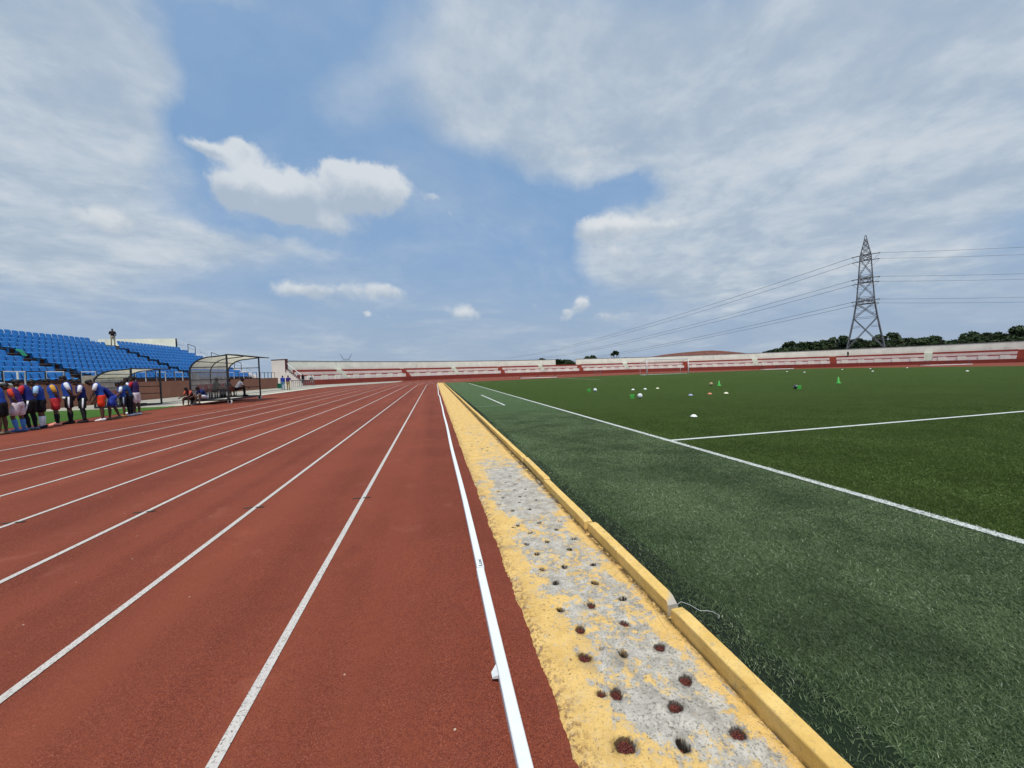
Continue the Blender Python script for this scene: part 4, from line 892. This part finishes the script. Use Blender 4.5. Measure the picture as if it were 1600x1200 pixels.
# hurdles stacked by the near end of the terrace, two people beside them
def hurdle():
    h = empty('hurdle')
    for yv in (-.55, .55):
        m = MB(); m.beam((0, yv, .03), (0, yv, 1.0), .045); m.beam((-.05, yv, .03), (.62, yv, .03), .05); m.build('leg', MT['galv'], h)
    m = MB(); m.box((0, 0, 1.0), (.03, 1.2, .08)); m.build('bar', MT['dpipe'], h)
    m = MB(); m.beam((0, -.55, .62), (0, .55, .62), .03); m.build('brace', MT['galv'], h); return h
h0 = hurdle(); b0 = at(466, 604.5)
for i in range(9):
    h = h0 if i == 0 else copy_tree(h0); q = at(462+i*2.9, 604.3-i*.12); h.location = (q.x, q.y, q.z); h.rotation_euler.z = math.radians(-62)+random.uniform(-.15, .15)
    tag(h, 'grey steel hurdle parked in the row at the near end of the terrace', 'hurdle', 'hurdles parked by the terrace')
q = at(478.5, 603.8); person((q.x-.8, q.y+1.2, q.z+.45), 200, 'person in dark clothes leaning behind the parked hurdles', dict(shirt=(40, 26, 34), shorts=(30, 26, 30), short=1, shoe=BK), dict(lean=25), 1.0)
q = at(488, 603.2); person((q.x-.5, q.y+1.0, q.z+.75), 215, 'person in a white top and black trousers perched on the terrace wall', dict(shirt=(230, 230, 232), shorts=(26, 26, 30), short=1, shoe=(220, 220, 220)), dict(SIT, hipz=.5), 1.0)
q = at(437, 607); bn = tag(empty('waste_bin', (q.x, q.y, q.z)), 'small teal bin standing at the end of the terracotta wall', 'bin'); m = MB(); m.lathe([(.001, 0), (.22, 0), (.28, .62), (.30, .62), (.30, .66), (.27, .66), (.2, .05)], 16); m.build('tub', MT['gcloth'], bn, True)

# ------------------------------------------------------------------ football gear
def goal(loc, rz, label, tipped=False):
    g = tag(empty('football_goal', loc, rz), label, 'goal'); W, H, Dp, r = 7.32, 2.44, 2.0, .07
    for x in (-W/2, W/2):
        m = MB(); m.tube([(x, 0, 0), (x, 0, H)], r, 12); m.build('post', MT['wpipe'], g, True)
    m = MB(); m.tube([(-W/2-r, 0, H), (W/2+r, 0, H)], r, 12); m.build('crossbar', MT['wpipe'], g, True)
    fm = MT['dpipe'] if tipped else MT['wpipe']
    m = MB(); t = .05
    for x in ((-W/2, W/2) if not tipped else (-W/2, 0, W/2)):
        m.tube([(x, 0, H), (x, Dp*.55, H-.05), (x, Dp, 0)] if tipped else [(x, 0, H), (x, Dp, H*.8)], t/2 if not tipped else .045, 8)
        if not tipped: m.tube([(x, Dp, H*.8), (x, Dp, 0)], t/2, 8)
        m.tube([(x, Dp, .03), (x, 0, .03)], t/2, 8)
    m.tube([(-W/2, Dp, .03), (W/2, Dp, .03)], t/2, 8)
    if not tipped: m.tube([(-W/2, Dp, H*.8), (W/2, Dp, H*.8)], t/2, 8)
    m.build('back_frame', fm, g, True)
    return g
gp = at_d(1053, 583, 59.3); gxm = 35.4; goal((36.35, YG, gz(36, YG)), 0, 'white framed football goal standing at the far end of the pitch')
def tipped(pxa, pxb, py, D, label, hgt=.75):
    a = at_d(pxa, py, D); b_ = at_d(pxb, py-(pxb-pxa)*.029, D); L = (b_-a).length; d = (b_-a).normalized(); ang = math.atan2(d.y, d.x); zz = gz(a.x, a.y)
    g = tag(empty('tipped_goal', (a.x, a.y, zz), ang), label, 'goal frame', 'small goal frames lying at the far track edge')
    m = MB(); m.tube([(0, 0, .07), (L, 0, .07)], .07, 10); 
    for x in (0, L): m.tube([(x, 0, .07), (x, 1.5, .07)], .06, 10)
    m.build('white_frame', MT['wpipe'], g, True); m = MB()
    for x in (L*.02, L*.5, L*.98): m.tube([(x, .05, .05), (x+.05, .5, hgt)], .04, 8); m.tube([(x+.05, .5, hgt), (x-.5, 1.4, .1)], .035, 8)
    m.build('dark_stay', MT['dpipe'], g, True); return g
tipped(814, 870, 591.8, 72, 'white goal frame lying on the red track left of the standing goal', .7)
tipped(1196, 1240, 577.2, 80, 'white goal frame lying beyond the pitch to the right of the standing goal', .7)
tipped(1452, 1519, 574.2, 66, 'longest white goal frame lying at the pitch edge, right of the pylon', .7)
q = at_d(934, 586.3, 76); h = copy_tree(h0); clean(h); h.location = (q.x, q.y, gz(q.x, q.y)); h.rotation_euler.z = 1.4; h.scale = (1.1, 1.0, 1.0); tag(h, 'single dark hurdle standing on the red track near the far wall', 'hurdle')
def cone(px, py, label, hgt=.36):
    q = at(px, py); o = tag(empty('training_cone', q), label, 'cone', 'green training cones'); m = MB(); m.lathe([(.105, .028), (.055, .20), (.02, hgt), (.001, hgt)], 16); m.build('cone_body', MT['green'], o, True); m = MB(); m.box((0, 0, .016), (.21, .21, .026), bev=.008); m.build('base', MT['green'], o); return o
cone(1123.5, 603, 'upright bright green cone just right of a brown ball'); cone(1310, 599, 'upright bright green cone nearest the pylon side of the pitch', .40)
def fallen(px, py, label, rz):
    q = at(px, py); o = tag(empty('training_cone', (q.x, q.y, q.z), rz), label, 'cone', 'green training cones'); Rm = Matrix.Rotation(math.radians(82), 3, 'X')
    m = MB(); m.lathe([(.075, .03), (.04, .17), (.015, .26), (.001, .26)], 16, (0, 0, .104), Rm); m.build('cone_body', MT['green'], o, True); m = MB(); m.add([Rm @ Vector(v)+Vector((0, 0, .104)) for v in [(a*.105, b*.105, c_) for c_ in (0, .03) for a, b in ((-1, -1), (1, -1), (1, 1), (-1, 1))]], [(3, 2, 1, 0), (4, 5, 6, 7)]+[(i, (i+1) % 4, (i+1) % 4+4, i+4) for i in range(4)]); m.lathe([(.068, -.004), (.045, -.004), (.045, .05), (.068, .05)], 16, (0, 0, .104), Rm); m.build('base', MT['green'], o); return o
fallen(921, 612.6, 'fallen green cone beside the white ball farther left', PI+.3); fallen(988.5, 622.8, 'fallen green cone beside the nearer white and black ball', PI+.1); fallen(1249, 608, 'fallen green cone half hidden behind a dark ball', PI-.2)
def football(px, py, label, m1, m2, r=.115, rot=0.0):
    q = at(px, py); o = tag(empty('football', (q.x, q.y, q.z+r), rot), label, 'ball', 'footballs on the pitch'); m = MB(); m.ball((0, 0, 0), r, 24, 16); m.build('white_panels' if m1 is MT['ballw'] else 'panels', m1, o, True)
    ph = (1+5**.5)/2; dirs = [nrm(v) for v in [(0, s1, s2*ph) for s1 in (1, -1) for s2 in (1, -1)]+[(s1, s2*ph, 0) for s1 in (1, -1) for s2 in (1, -1)]+[(s2*ph, 0, s1) for s1 in (1, -1) for s2 in (1, -1)]]
    m = MB()
    for d in dirs:
        u = d.orthogonal().normalized(); w = d.cross(u); m.add([d*r*1.012]+[(d+(u*math.cos(t)+w*math.sin(t))*.40).normalized()*r*1.01 for t in [2*PI*i/5 for i in range(5)]], [(0, i+1, (i+1) % 5+1) for i in range(5)])
    m.build('dark_panels', m2, o); return o
football(930, 612.3, 'white and black football beside the farther fallen cone', MT['ballw'], MT['ballk'], .12, .3); football(1000, 622.5, 'larger looking white and black football nearest the camera', MT['ballw'], MT['ballk'], .125, 1.1)
football(1111, 602.8, 'brown and black ball left of the upright green cone', MT['ballt'], MT['ballk'], .125, .6); football(1243.5, 607.8, 'dark ball with a pale top in front of a fallen cone', MT['ballk'], MT['ballw'], .125, .9)
def disc(px, py, label, mat, s=1.0):
    q = at(px, py, .02); o = tag(empty('disc_marker', (q.x, q.y, q.z)), label, 'marker', 'disc markers on the pitch'); m = MB(); m.lathe([(.12*s, .0), (.115*s, .012), (.05*s, .075*s), (.035*s, .075*s), (.03*s, .06*s), (.10*s, .0)], 20); m.build('dish', mat, o, True); return o
disc(1084, 650.8, 'white disc marker closest to the camera, alone on the turf', MT['wcone'], .85)
for px, py, nm, mt in ((989, 609.2, 'white disc marker, leftmost of three in a slanting row', 'wcone'), (1008, 608.2, 'white disc marker in the middle of the slanting row of three', 'wcone'), (1027.5, 607.2, 'pale yellow disc marker, rightmost of the slanting row of three', 'ycone'),
    (1079, 617.8, 'blue grey disc marker left of the orange one', 'bcone'), (1109, 615.8, 'orange disc marker between the blue grey and pale yellow ones', 'ocone'), (1134.5, 614.8, 'pale yellow disc marker right of the orange one', 'ycone'),
    (1229.5, 580.8, 'small white disc marker beyond the dark ball, left of a white line end', 'wcone'), (1257, 581.8, 'white disc marker at the right end of a faint pitch line', 'wcone'), (1316, 577.4, 'tiny white disc marker in line with the right hand green cone', 'wcone'),
    (1360, 576.2, 'tiny white disc marker below the pylon, farther of two', 'wcone'), (1363.5, 580.3, 'white disc marker below the pylon, nearer of two', 'wcone'), (1417.5, 574.8, 'tiny white disc marker just left of the longest fallen frame', 'wcone'), (1511.5, 580, 'white disc marker in front of the longest fallen goal frame', 'wcone')):
    disc(px, py, nm, MT[mt], .95)

# ------------------------------------------------------------------ pylons and wires
TD = 150.0; tb = at_d(1352, 556, TD); TX, TY = tb.x, tb.y
vd = Vector((TX, TY, 0)).normalized(); TH = math.atan2(vd.y, vd.x)-PI/2                       # local +Y points away from the stadium
py2z = lambda y: (563.6-y)*TD/F_PX+EYE
prof = [(-.3, 16.4), (py2z(545), 14.3), (py2z(520), 11.6), (py2z(497), 9.1), (py2z(473), 7.0), (py2z(438), 5.5), (py2z(402), 4.2), (py2z(385), 2.0), (py2z(370.5), .3)]
pyl = tag(empty('transmission_tower', (TX, TY, 0), TH), 'tall steel lattice pylon rising behind the right hand terrace', 'pylon', 'electricity pylons')
prof = [(a, b*.755) for a, b in prof]
def half(z):
    for (a, wa), (b, wb) in zip(prof[:-1], prof[1:]):
        if a <= z <= b: return (wa+(wb-wa)*(z-a)/(b-a))/2
    return prof[-1][1]/2
m = MB(); cor = lambda z, i: Vector((half(z)*(1, -1, -1, 1)[i], half(z)*(1, 1, -1, -1)[i], z))
for (a, _), (b, _) in zip(prof[:-1], prof[1:]):
    for i in range(4): m.beam(cor(a, i), cor(b, i), .27 if a < 20 else .22 if a < 40 else .15)
m.build('leg_frame', MT['tower'], pyl)
lv = [-.3, 6.3, 18.4, 24.4, 26.4, 32.9, 34.9, 41.6, 43.6, 45.6, 47.4, 49.0]; m = MB(); md_ = MB()
for a, b in zip(lv[:-1], lv[1:]):
    for i in range(4):
        j = (i+1) % 4; w_ = .20 if b < 25 else .16
        m.beam(cor(a, i), cor(b, j), w_); m.beam(cor(a, j), cor(b, i), w_); m.beam(cor(b, i), cor(b, j), .12)
        c_ = (cor(a, i)+cor(a, j)+cor(b, i)+cor(b, j))/4
        if b-a > 3:
            for q0, q1 in ((cor(a, i), cor(b, i)), (cor(a, j), cor(b, j))):
                for t in (.3, .7): md_.beam(q0.lerp(q1, t), c_.lerp(q0.lerp(q1, .0 if t < .5 else 1.0), .45), .12)
m.build('bracing', MT['tower'], pyl); md_.build('secondary_bracing', MT['tower'], pyl)
ARMS = []
for yv in (405, 440, 473.5):
    z = py2z(yv)
    for sg in (-1, 1):
        m = MB(); hwz = half(z); tip = Vector((0, sg*(hwz+4.0), z)); 
        for x in (-hwz, hwz):
            m.beam((x, sg*hwz, z-.1), tip, .16); m.beam((x, sg*hwz, z+1.9), tip, .13)
            for t in (.3, .6): m.beam(Vector((x, sg*hwz, z)).lerp(tip, t), Vector((x, sg*hwz, z+1.9)).lerp(tip, t), .08); m.beam(Vector((x, sg*hwz, z)).lerp(tip, t), Vector((-x, sg*hwz, z)).lerp(tip, t+.2), .08)
        m.build('cross_arm', MT['tower'], pyl); ARMS.append(tip)
wl = 4.0; ends = []
W2L = Matrix.Rotation(TH, 3, 'Z')
LEFT = at_d(800, 560, 520); RIGHT = {}
for tip in ARMS:
    for sg in (-1, 1):
        m = MB(); a = tip; b = tip+Vector((sg*wl, 0, -.25 if sg < 0 else -.05)); m.tube([a, b], .16, 8); m.build('insulator', MT['insul'], pyl, True); ends.append((tip, sg, W2L @ b+Vector((TX, TY, 0))))
    m = MB(); m.tube([tip+Vector((-wl, 0, -.25)), tip+Vector((-wl*.6, 0, -2.0)), tip+Vector((0, 0, -2.9)), tip+Vector((wl*.6, 0, -2.0)), tip+Vector((wl, 0, -.05))], .05, 6); m.build('jumper_loop', MT['wire'], pyl, True)
# the second pylon, far behind the left end of the terrace
p2 = at_d(542, 588, 430); far = tag(empty('transmission_tower', (p2.x, p2.y, 0), math.atan2(p2.y, p2.x)-PI/2), 'distant V-topped pylon peeping over the cream parapet', 'pylon', 'electricity pylons')
zt = 26.5; m = MB()
for y_ in (-1.5, 1.5):
    for sx in (-1, 1):
        m.beam((sx*3.2, y_, -.3), (sx*.9, y_, zt-9), .30); m.beam((sx*.9, y_, zt-9), (-sx*.0+sx*6.2, y_, zt), .26); m.beam((sx*2.6, y_*.3, zt-7.2), (sx*6.2, y_, zt), .2)
        m.beam((sx*.9, y_, zt-9), (-sx*.9, y_, zt-6.4), .2); m.beam((0, y_, zt-5.6), (sx*7.6, y_*.2, zt-9.4), .24); m.beam((sx*.9, y_, zt-9), (sx*7.6, y_*.2, zt-9.4), .2)
    m.beam((-3.2, y_, 0), (2, y_, 9), .2); m.beam((3.2, y_, 0), (-2, y_, 9), .2)
m.build('lattice', MT['tower'], far)
for tip, sg, e in ends:
    lvl = round(tip.z); nearp = tip.y < 0
    if sg > 0:
        ex = {True: {0: 380, 1: 424.5, 2: 462}, False: {0: 394, 1: 434.5, 2: 471.5}}[nearp]; li = [round(py2z(v)) for v in (405, 440, 473.5)].index(lvl)
        q = at_d(1750, ex[li]-(2.5 if nearp else 3)*1.2, 142 if nearp else 150)
    else:
        li = [round(py2z(v)) for v in (405, 440, 473.5)].index(lvl); off = W2L @ Vector((0, tip.y, 0))
        q = at_d(792, 566, 480)+off*.8+Vector((0, 0, 5-li*5.0))
    m = MB(); N = 24; sag = (e-q).length*.016 if sg < 0 else .5
    m.tube([e.lerp(q, t)-Vector((0, 0, sag*4*t*(1-t))) for t in np.linspace(0, 1, N)], .05 if sg > 0 else .075, 6)
    o = m.build('power_line', MT['wire'])
    tag(o, f"{['top', 'middle', 'lowest'][li]} {'nearer' if nearp else 'farther'} wire running {'right' if sg > 0 else 'left'} from the tall pylon", 'wire', 'wires strung from the pylon')

# ------------------------------------------------------------------ trees and the earth mound behind the terrace
def crown_mesh(seed, nclump, nleaf, flat=.8, size=.16):
    g = np.random.default_rng(seed); V = []; rn = []
    cs = g.normal(0, 1, (nclump, 3)); cs /= np.linalg.norm(cs, axis=1)[:, None]; cs *= (g.random(nclump)**.4)[:, None]*.72; cs[:, 2] = cs[:, 2]*flat; 
    for c_ in cs:
        rad = g.uniform(.22, .36); n = nleaf; d = g.normal(0, 1, (n, 3)); d /= np.linalg.norm(d, axis=1)[:, None]; p = c_+d*rad*(g.random(n)**.35)[:, None]*np.array([1, 1, .75])
        a = g.normal(0, 1, (n, 3)); a /= np.linalg.norm(a, axis=1)[:, None]; b_ = np.cross(a, g.normal(0, 1, (n, 3))); b_ /= np.linalg.norm(b_, axis=1)[:, None]
        s_ = size*g.uniform(.4, .8, n)[:, None]; V.append(np.stack([p-a*s_, p+b_*s_*.5, p+a*s_, p-b_*s_*.5], 1).reshape(-1, 3)); rn.append(np.repeat(np.clip(g.random()*.55+g.random(n)*.45, 0, 1), 4))
    V = np.concatenate(V); return V, np.concatenate(rn)
CR = [crown_mesh(i, (16, 20, 14, 18)[i], 170, (.75, .6, .9, .7)[i]) for i in range(4)]
CRM = []
for i, (V, rn) in enumerate(CR):
    n = len(V)//4; Fc = np.arange(n*4).reshape(n, 4); o = np_obj('crown', V, Fc, MT['leafd' if i % 2 else 'leafm'], None, {'rnd': rn}); CRM.append(o.data); bpy.data.objects.remove(o)
def trunk_mesh(seed):
    g = random.Random(seed); m = MB(); m.tube([(0, 0, -.05), (.02, 0, .3), (.0, .02, .55)], [.05, .036, .026], 8)
    for i in range(6):
        t = g.uniform(.3, .55); a = g.uniform(0, 6.28); m.tube([(.01, .01, t), (.16*math.cos(a), .16*math.sin(a), t+.16), (.3*math.cos(a), .3*math.sin(a), t+.26)], [.02, .013, .006], 6)
    o = m.build('trunk', MT['bark'], None, True); d = o.data; bpy.data.objects.remove(o); return d
TRM = [trunk_mesh(i) for i in range(3)]
TN = [0]
def tree(px, ytop, D, wid, label, group=None, cfrac=.75):
    q = at_d(px, ytop, D); H = q.z+.35; i = TN[0]; TN[0] += 1
    t = tag(empty('broadleaf_tree', (q.x, q.y, -.35), random.uniform(0, 6.28)), label, 'tree', group)
    tr = bpy.data.objects.new('trunk', TRM[i % 3]); C.objects.link(tr); tr.parent = t; tr.scale = (H*.75, H*.75, H)
    c_ = bpy.data.objects.new('crown', CRM[i % 4]); C.objects.link(c_); c_.parent = t; c_.location = (0, 0, H*(1-cfrac/2)); c_.scale = (wid, wid, H*cfrac/2*1.05)
    return t
GL = 'dark green broadleaf tree in the wood behind the right hand terrace'; GN = 'trees of the wood behind the terrace'
for px, yt in ((1208, 541), (1222, 533), (1240, 529), (1258, 527), (1277, 524), (1296, 523), (1314, 523), (1333, 522), (1352, 521), (1370, 519), (1389, 517), (1407, 519), (1426, 519), (1444, 520), (1460, 522), (1474, 529)):
    tree(px, yt+random.uniform(-1.5, 2), 172+random.uniform(-6, 10), 6.2+random.random()*1.6, GL, GN, .9)
for px, yt in ((1215, 538), (1250, 533), (1287, 529), (1324, 528), (1361, 527), (1398, 526), (1435, 526), (1466, 531)): tree(px, yt, 160, 6.5, GL, GN, .95)
GL2 = 'dark green broadleaf tree in the taller clump at the right edge of the photo'; GN2 = 'trees of the taller clump at the right'
for px, yt in ((1491, 527), (1503, 519), (1519, 516), (1537, 513), (1554, 511), (1571, 508), (1589, 506), (1607, 506), (1628, 507)): tree(px, yt+random.uniform(-1, 1.5), 158+random.uniform(-5, 8), 6.0+random.random(), GL2, GN2, .92)
for px, yt in ((1498, 525), (1530, 520), (1562, 516), (1595, 513)): tree(px, yt, 148, 6.2, GL2, GN2, .95)
tree(832, 560.5, 230, 5, 'low dark tree just showing over the parapet, leftmost of the small trees'); tree(848, 558.5, 225, 5.5, 'low dark tree behind the parapet, left of the gap')
tree(869, 557.5, 180, 4.5, 'dark tree at the left side of the gap in the parapet', None, .95); tree(880, 555.5, 180, 5, 'tallest dark tree in the gap in the parapet', None, .95); tree(893, 557.5, 178, 4.2, 'dark tree at the right side of the gap in the parapet', None, .95)
tree(923, 553.5, 190, 5.0, 'round dark tree over the parapet right of the gap', None, .9); tree(915, 556.5, 190, 3.5, 'small bushy tree left against the round one over the parapet', None, .9)
tree(960.5, 544.5, 185, 2.3, 'slender tree with a small round crown standing above the parapet', None, .42); tree(978, 553.8, 190, 3.4, 'small dark bush top right of the slender tree', None, .9); tree(697, 562.5, 230, 2.6, 'tiny dark tree top showing over the parapet above the yellow strip', None, .9)
mb = MB(); mq = at_d(1098, 556, 205); rows = []
for j in range(9):
    t = j/8; rr = []
    for i in range(61):
        a = i/60*PI*2; wob = 1+.06*math.sin(a*5)+.04*math.sin(a*11+1); rr.append((mq.x+math.cos(a)*(56*(1-t)+.2)*wob, mq.y+math.sin(a)*30*(1-t)*wob, -.4+(9.3+.25*math.sin(i*2.1)+.2*math.sin(i*.9+1))*(1-(1-t)**2)*(1+.012*math.sin(i*1.3)+.01*math.sin(i*3.1+j))))
    rows.append(rr)
mb.sheet(rows); struct(mb.build('hill', MT['earth'], smooth=True))

# ------------------------------------------------------------------ view
S.view_settings.view_transform = 'Standard'; S.view_settings.look = 'None'; S.view_settings.exposure = 0; S.view_settings.gamma = 1
S.render.resolution_x, S.render.resolution_y = 1024, 768
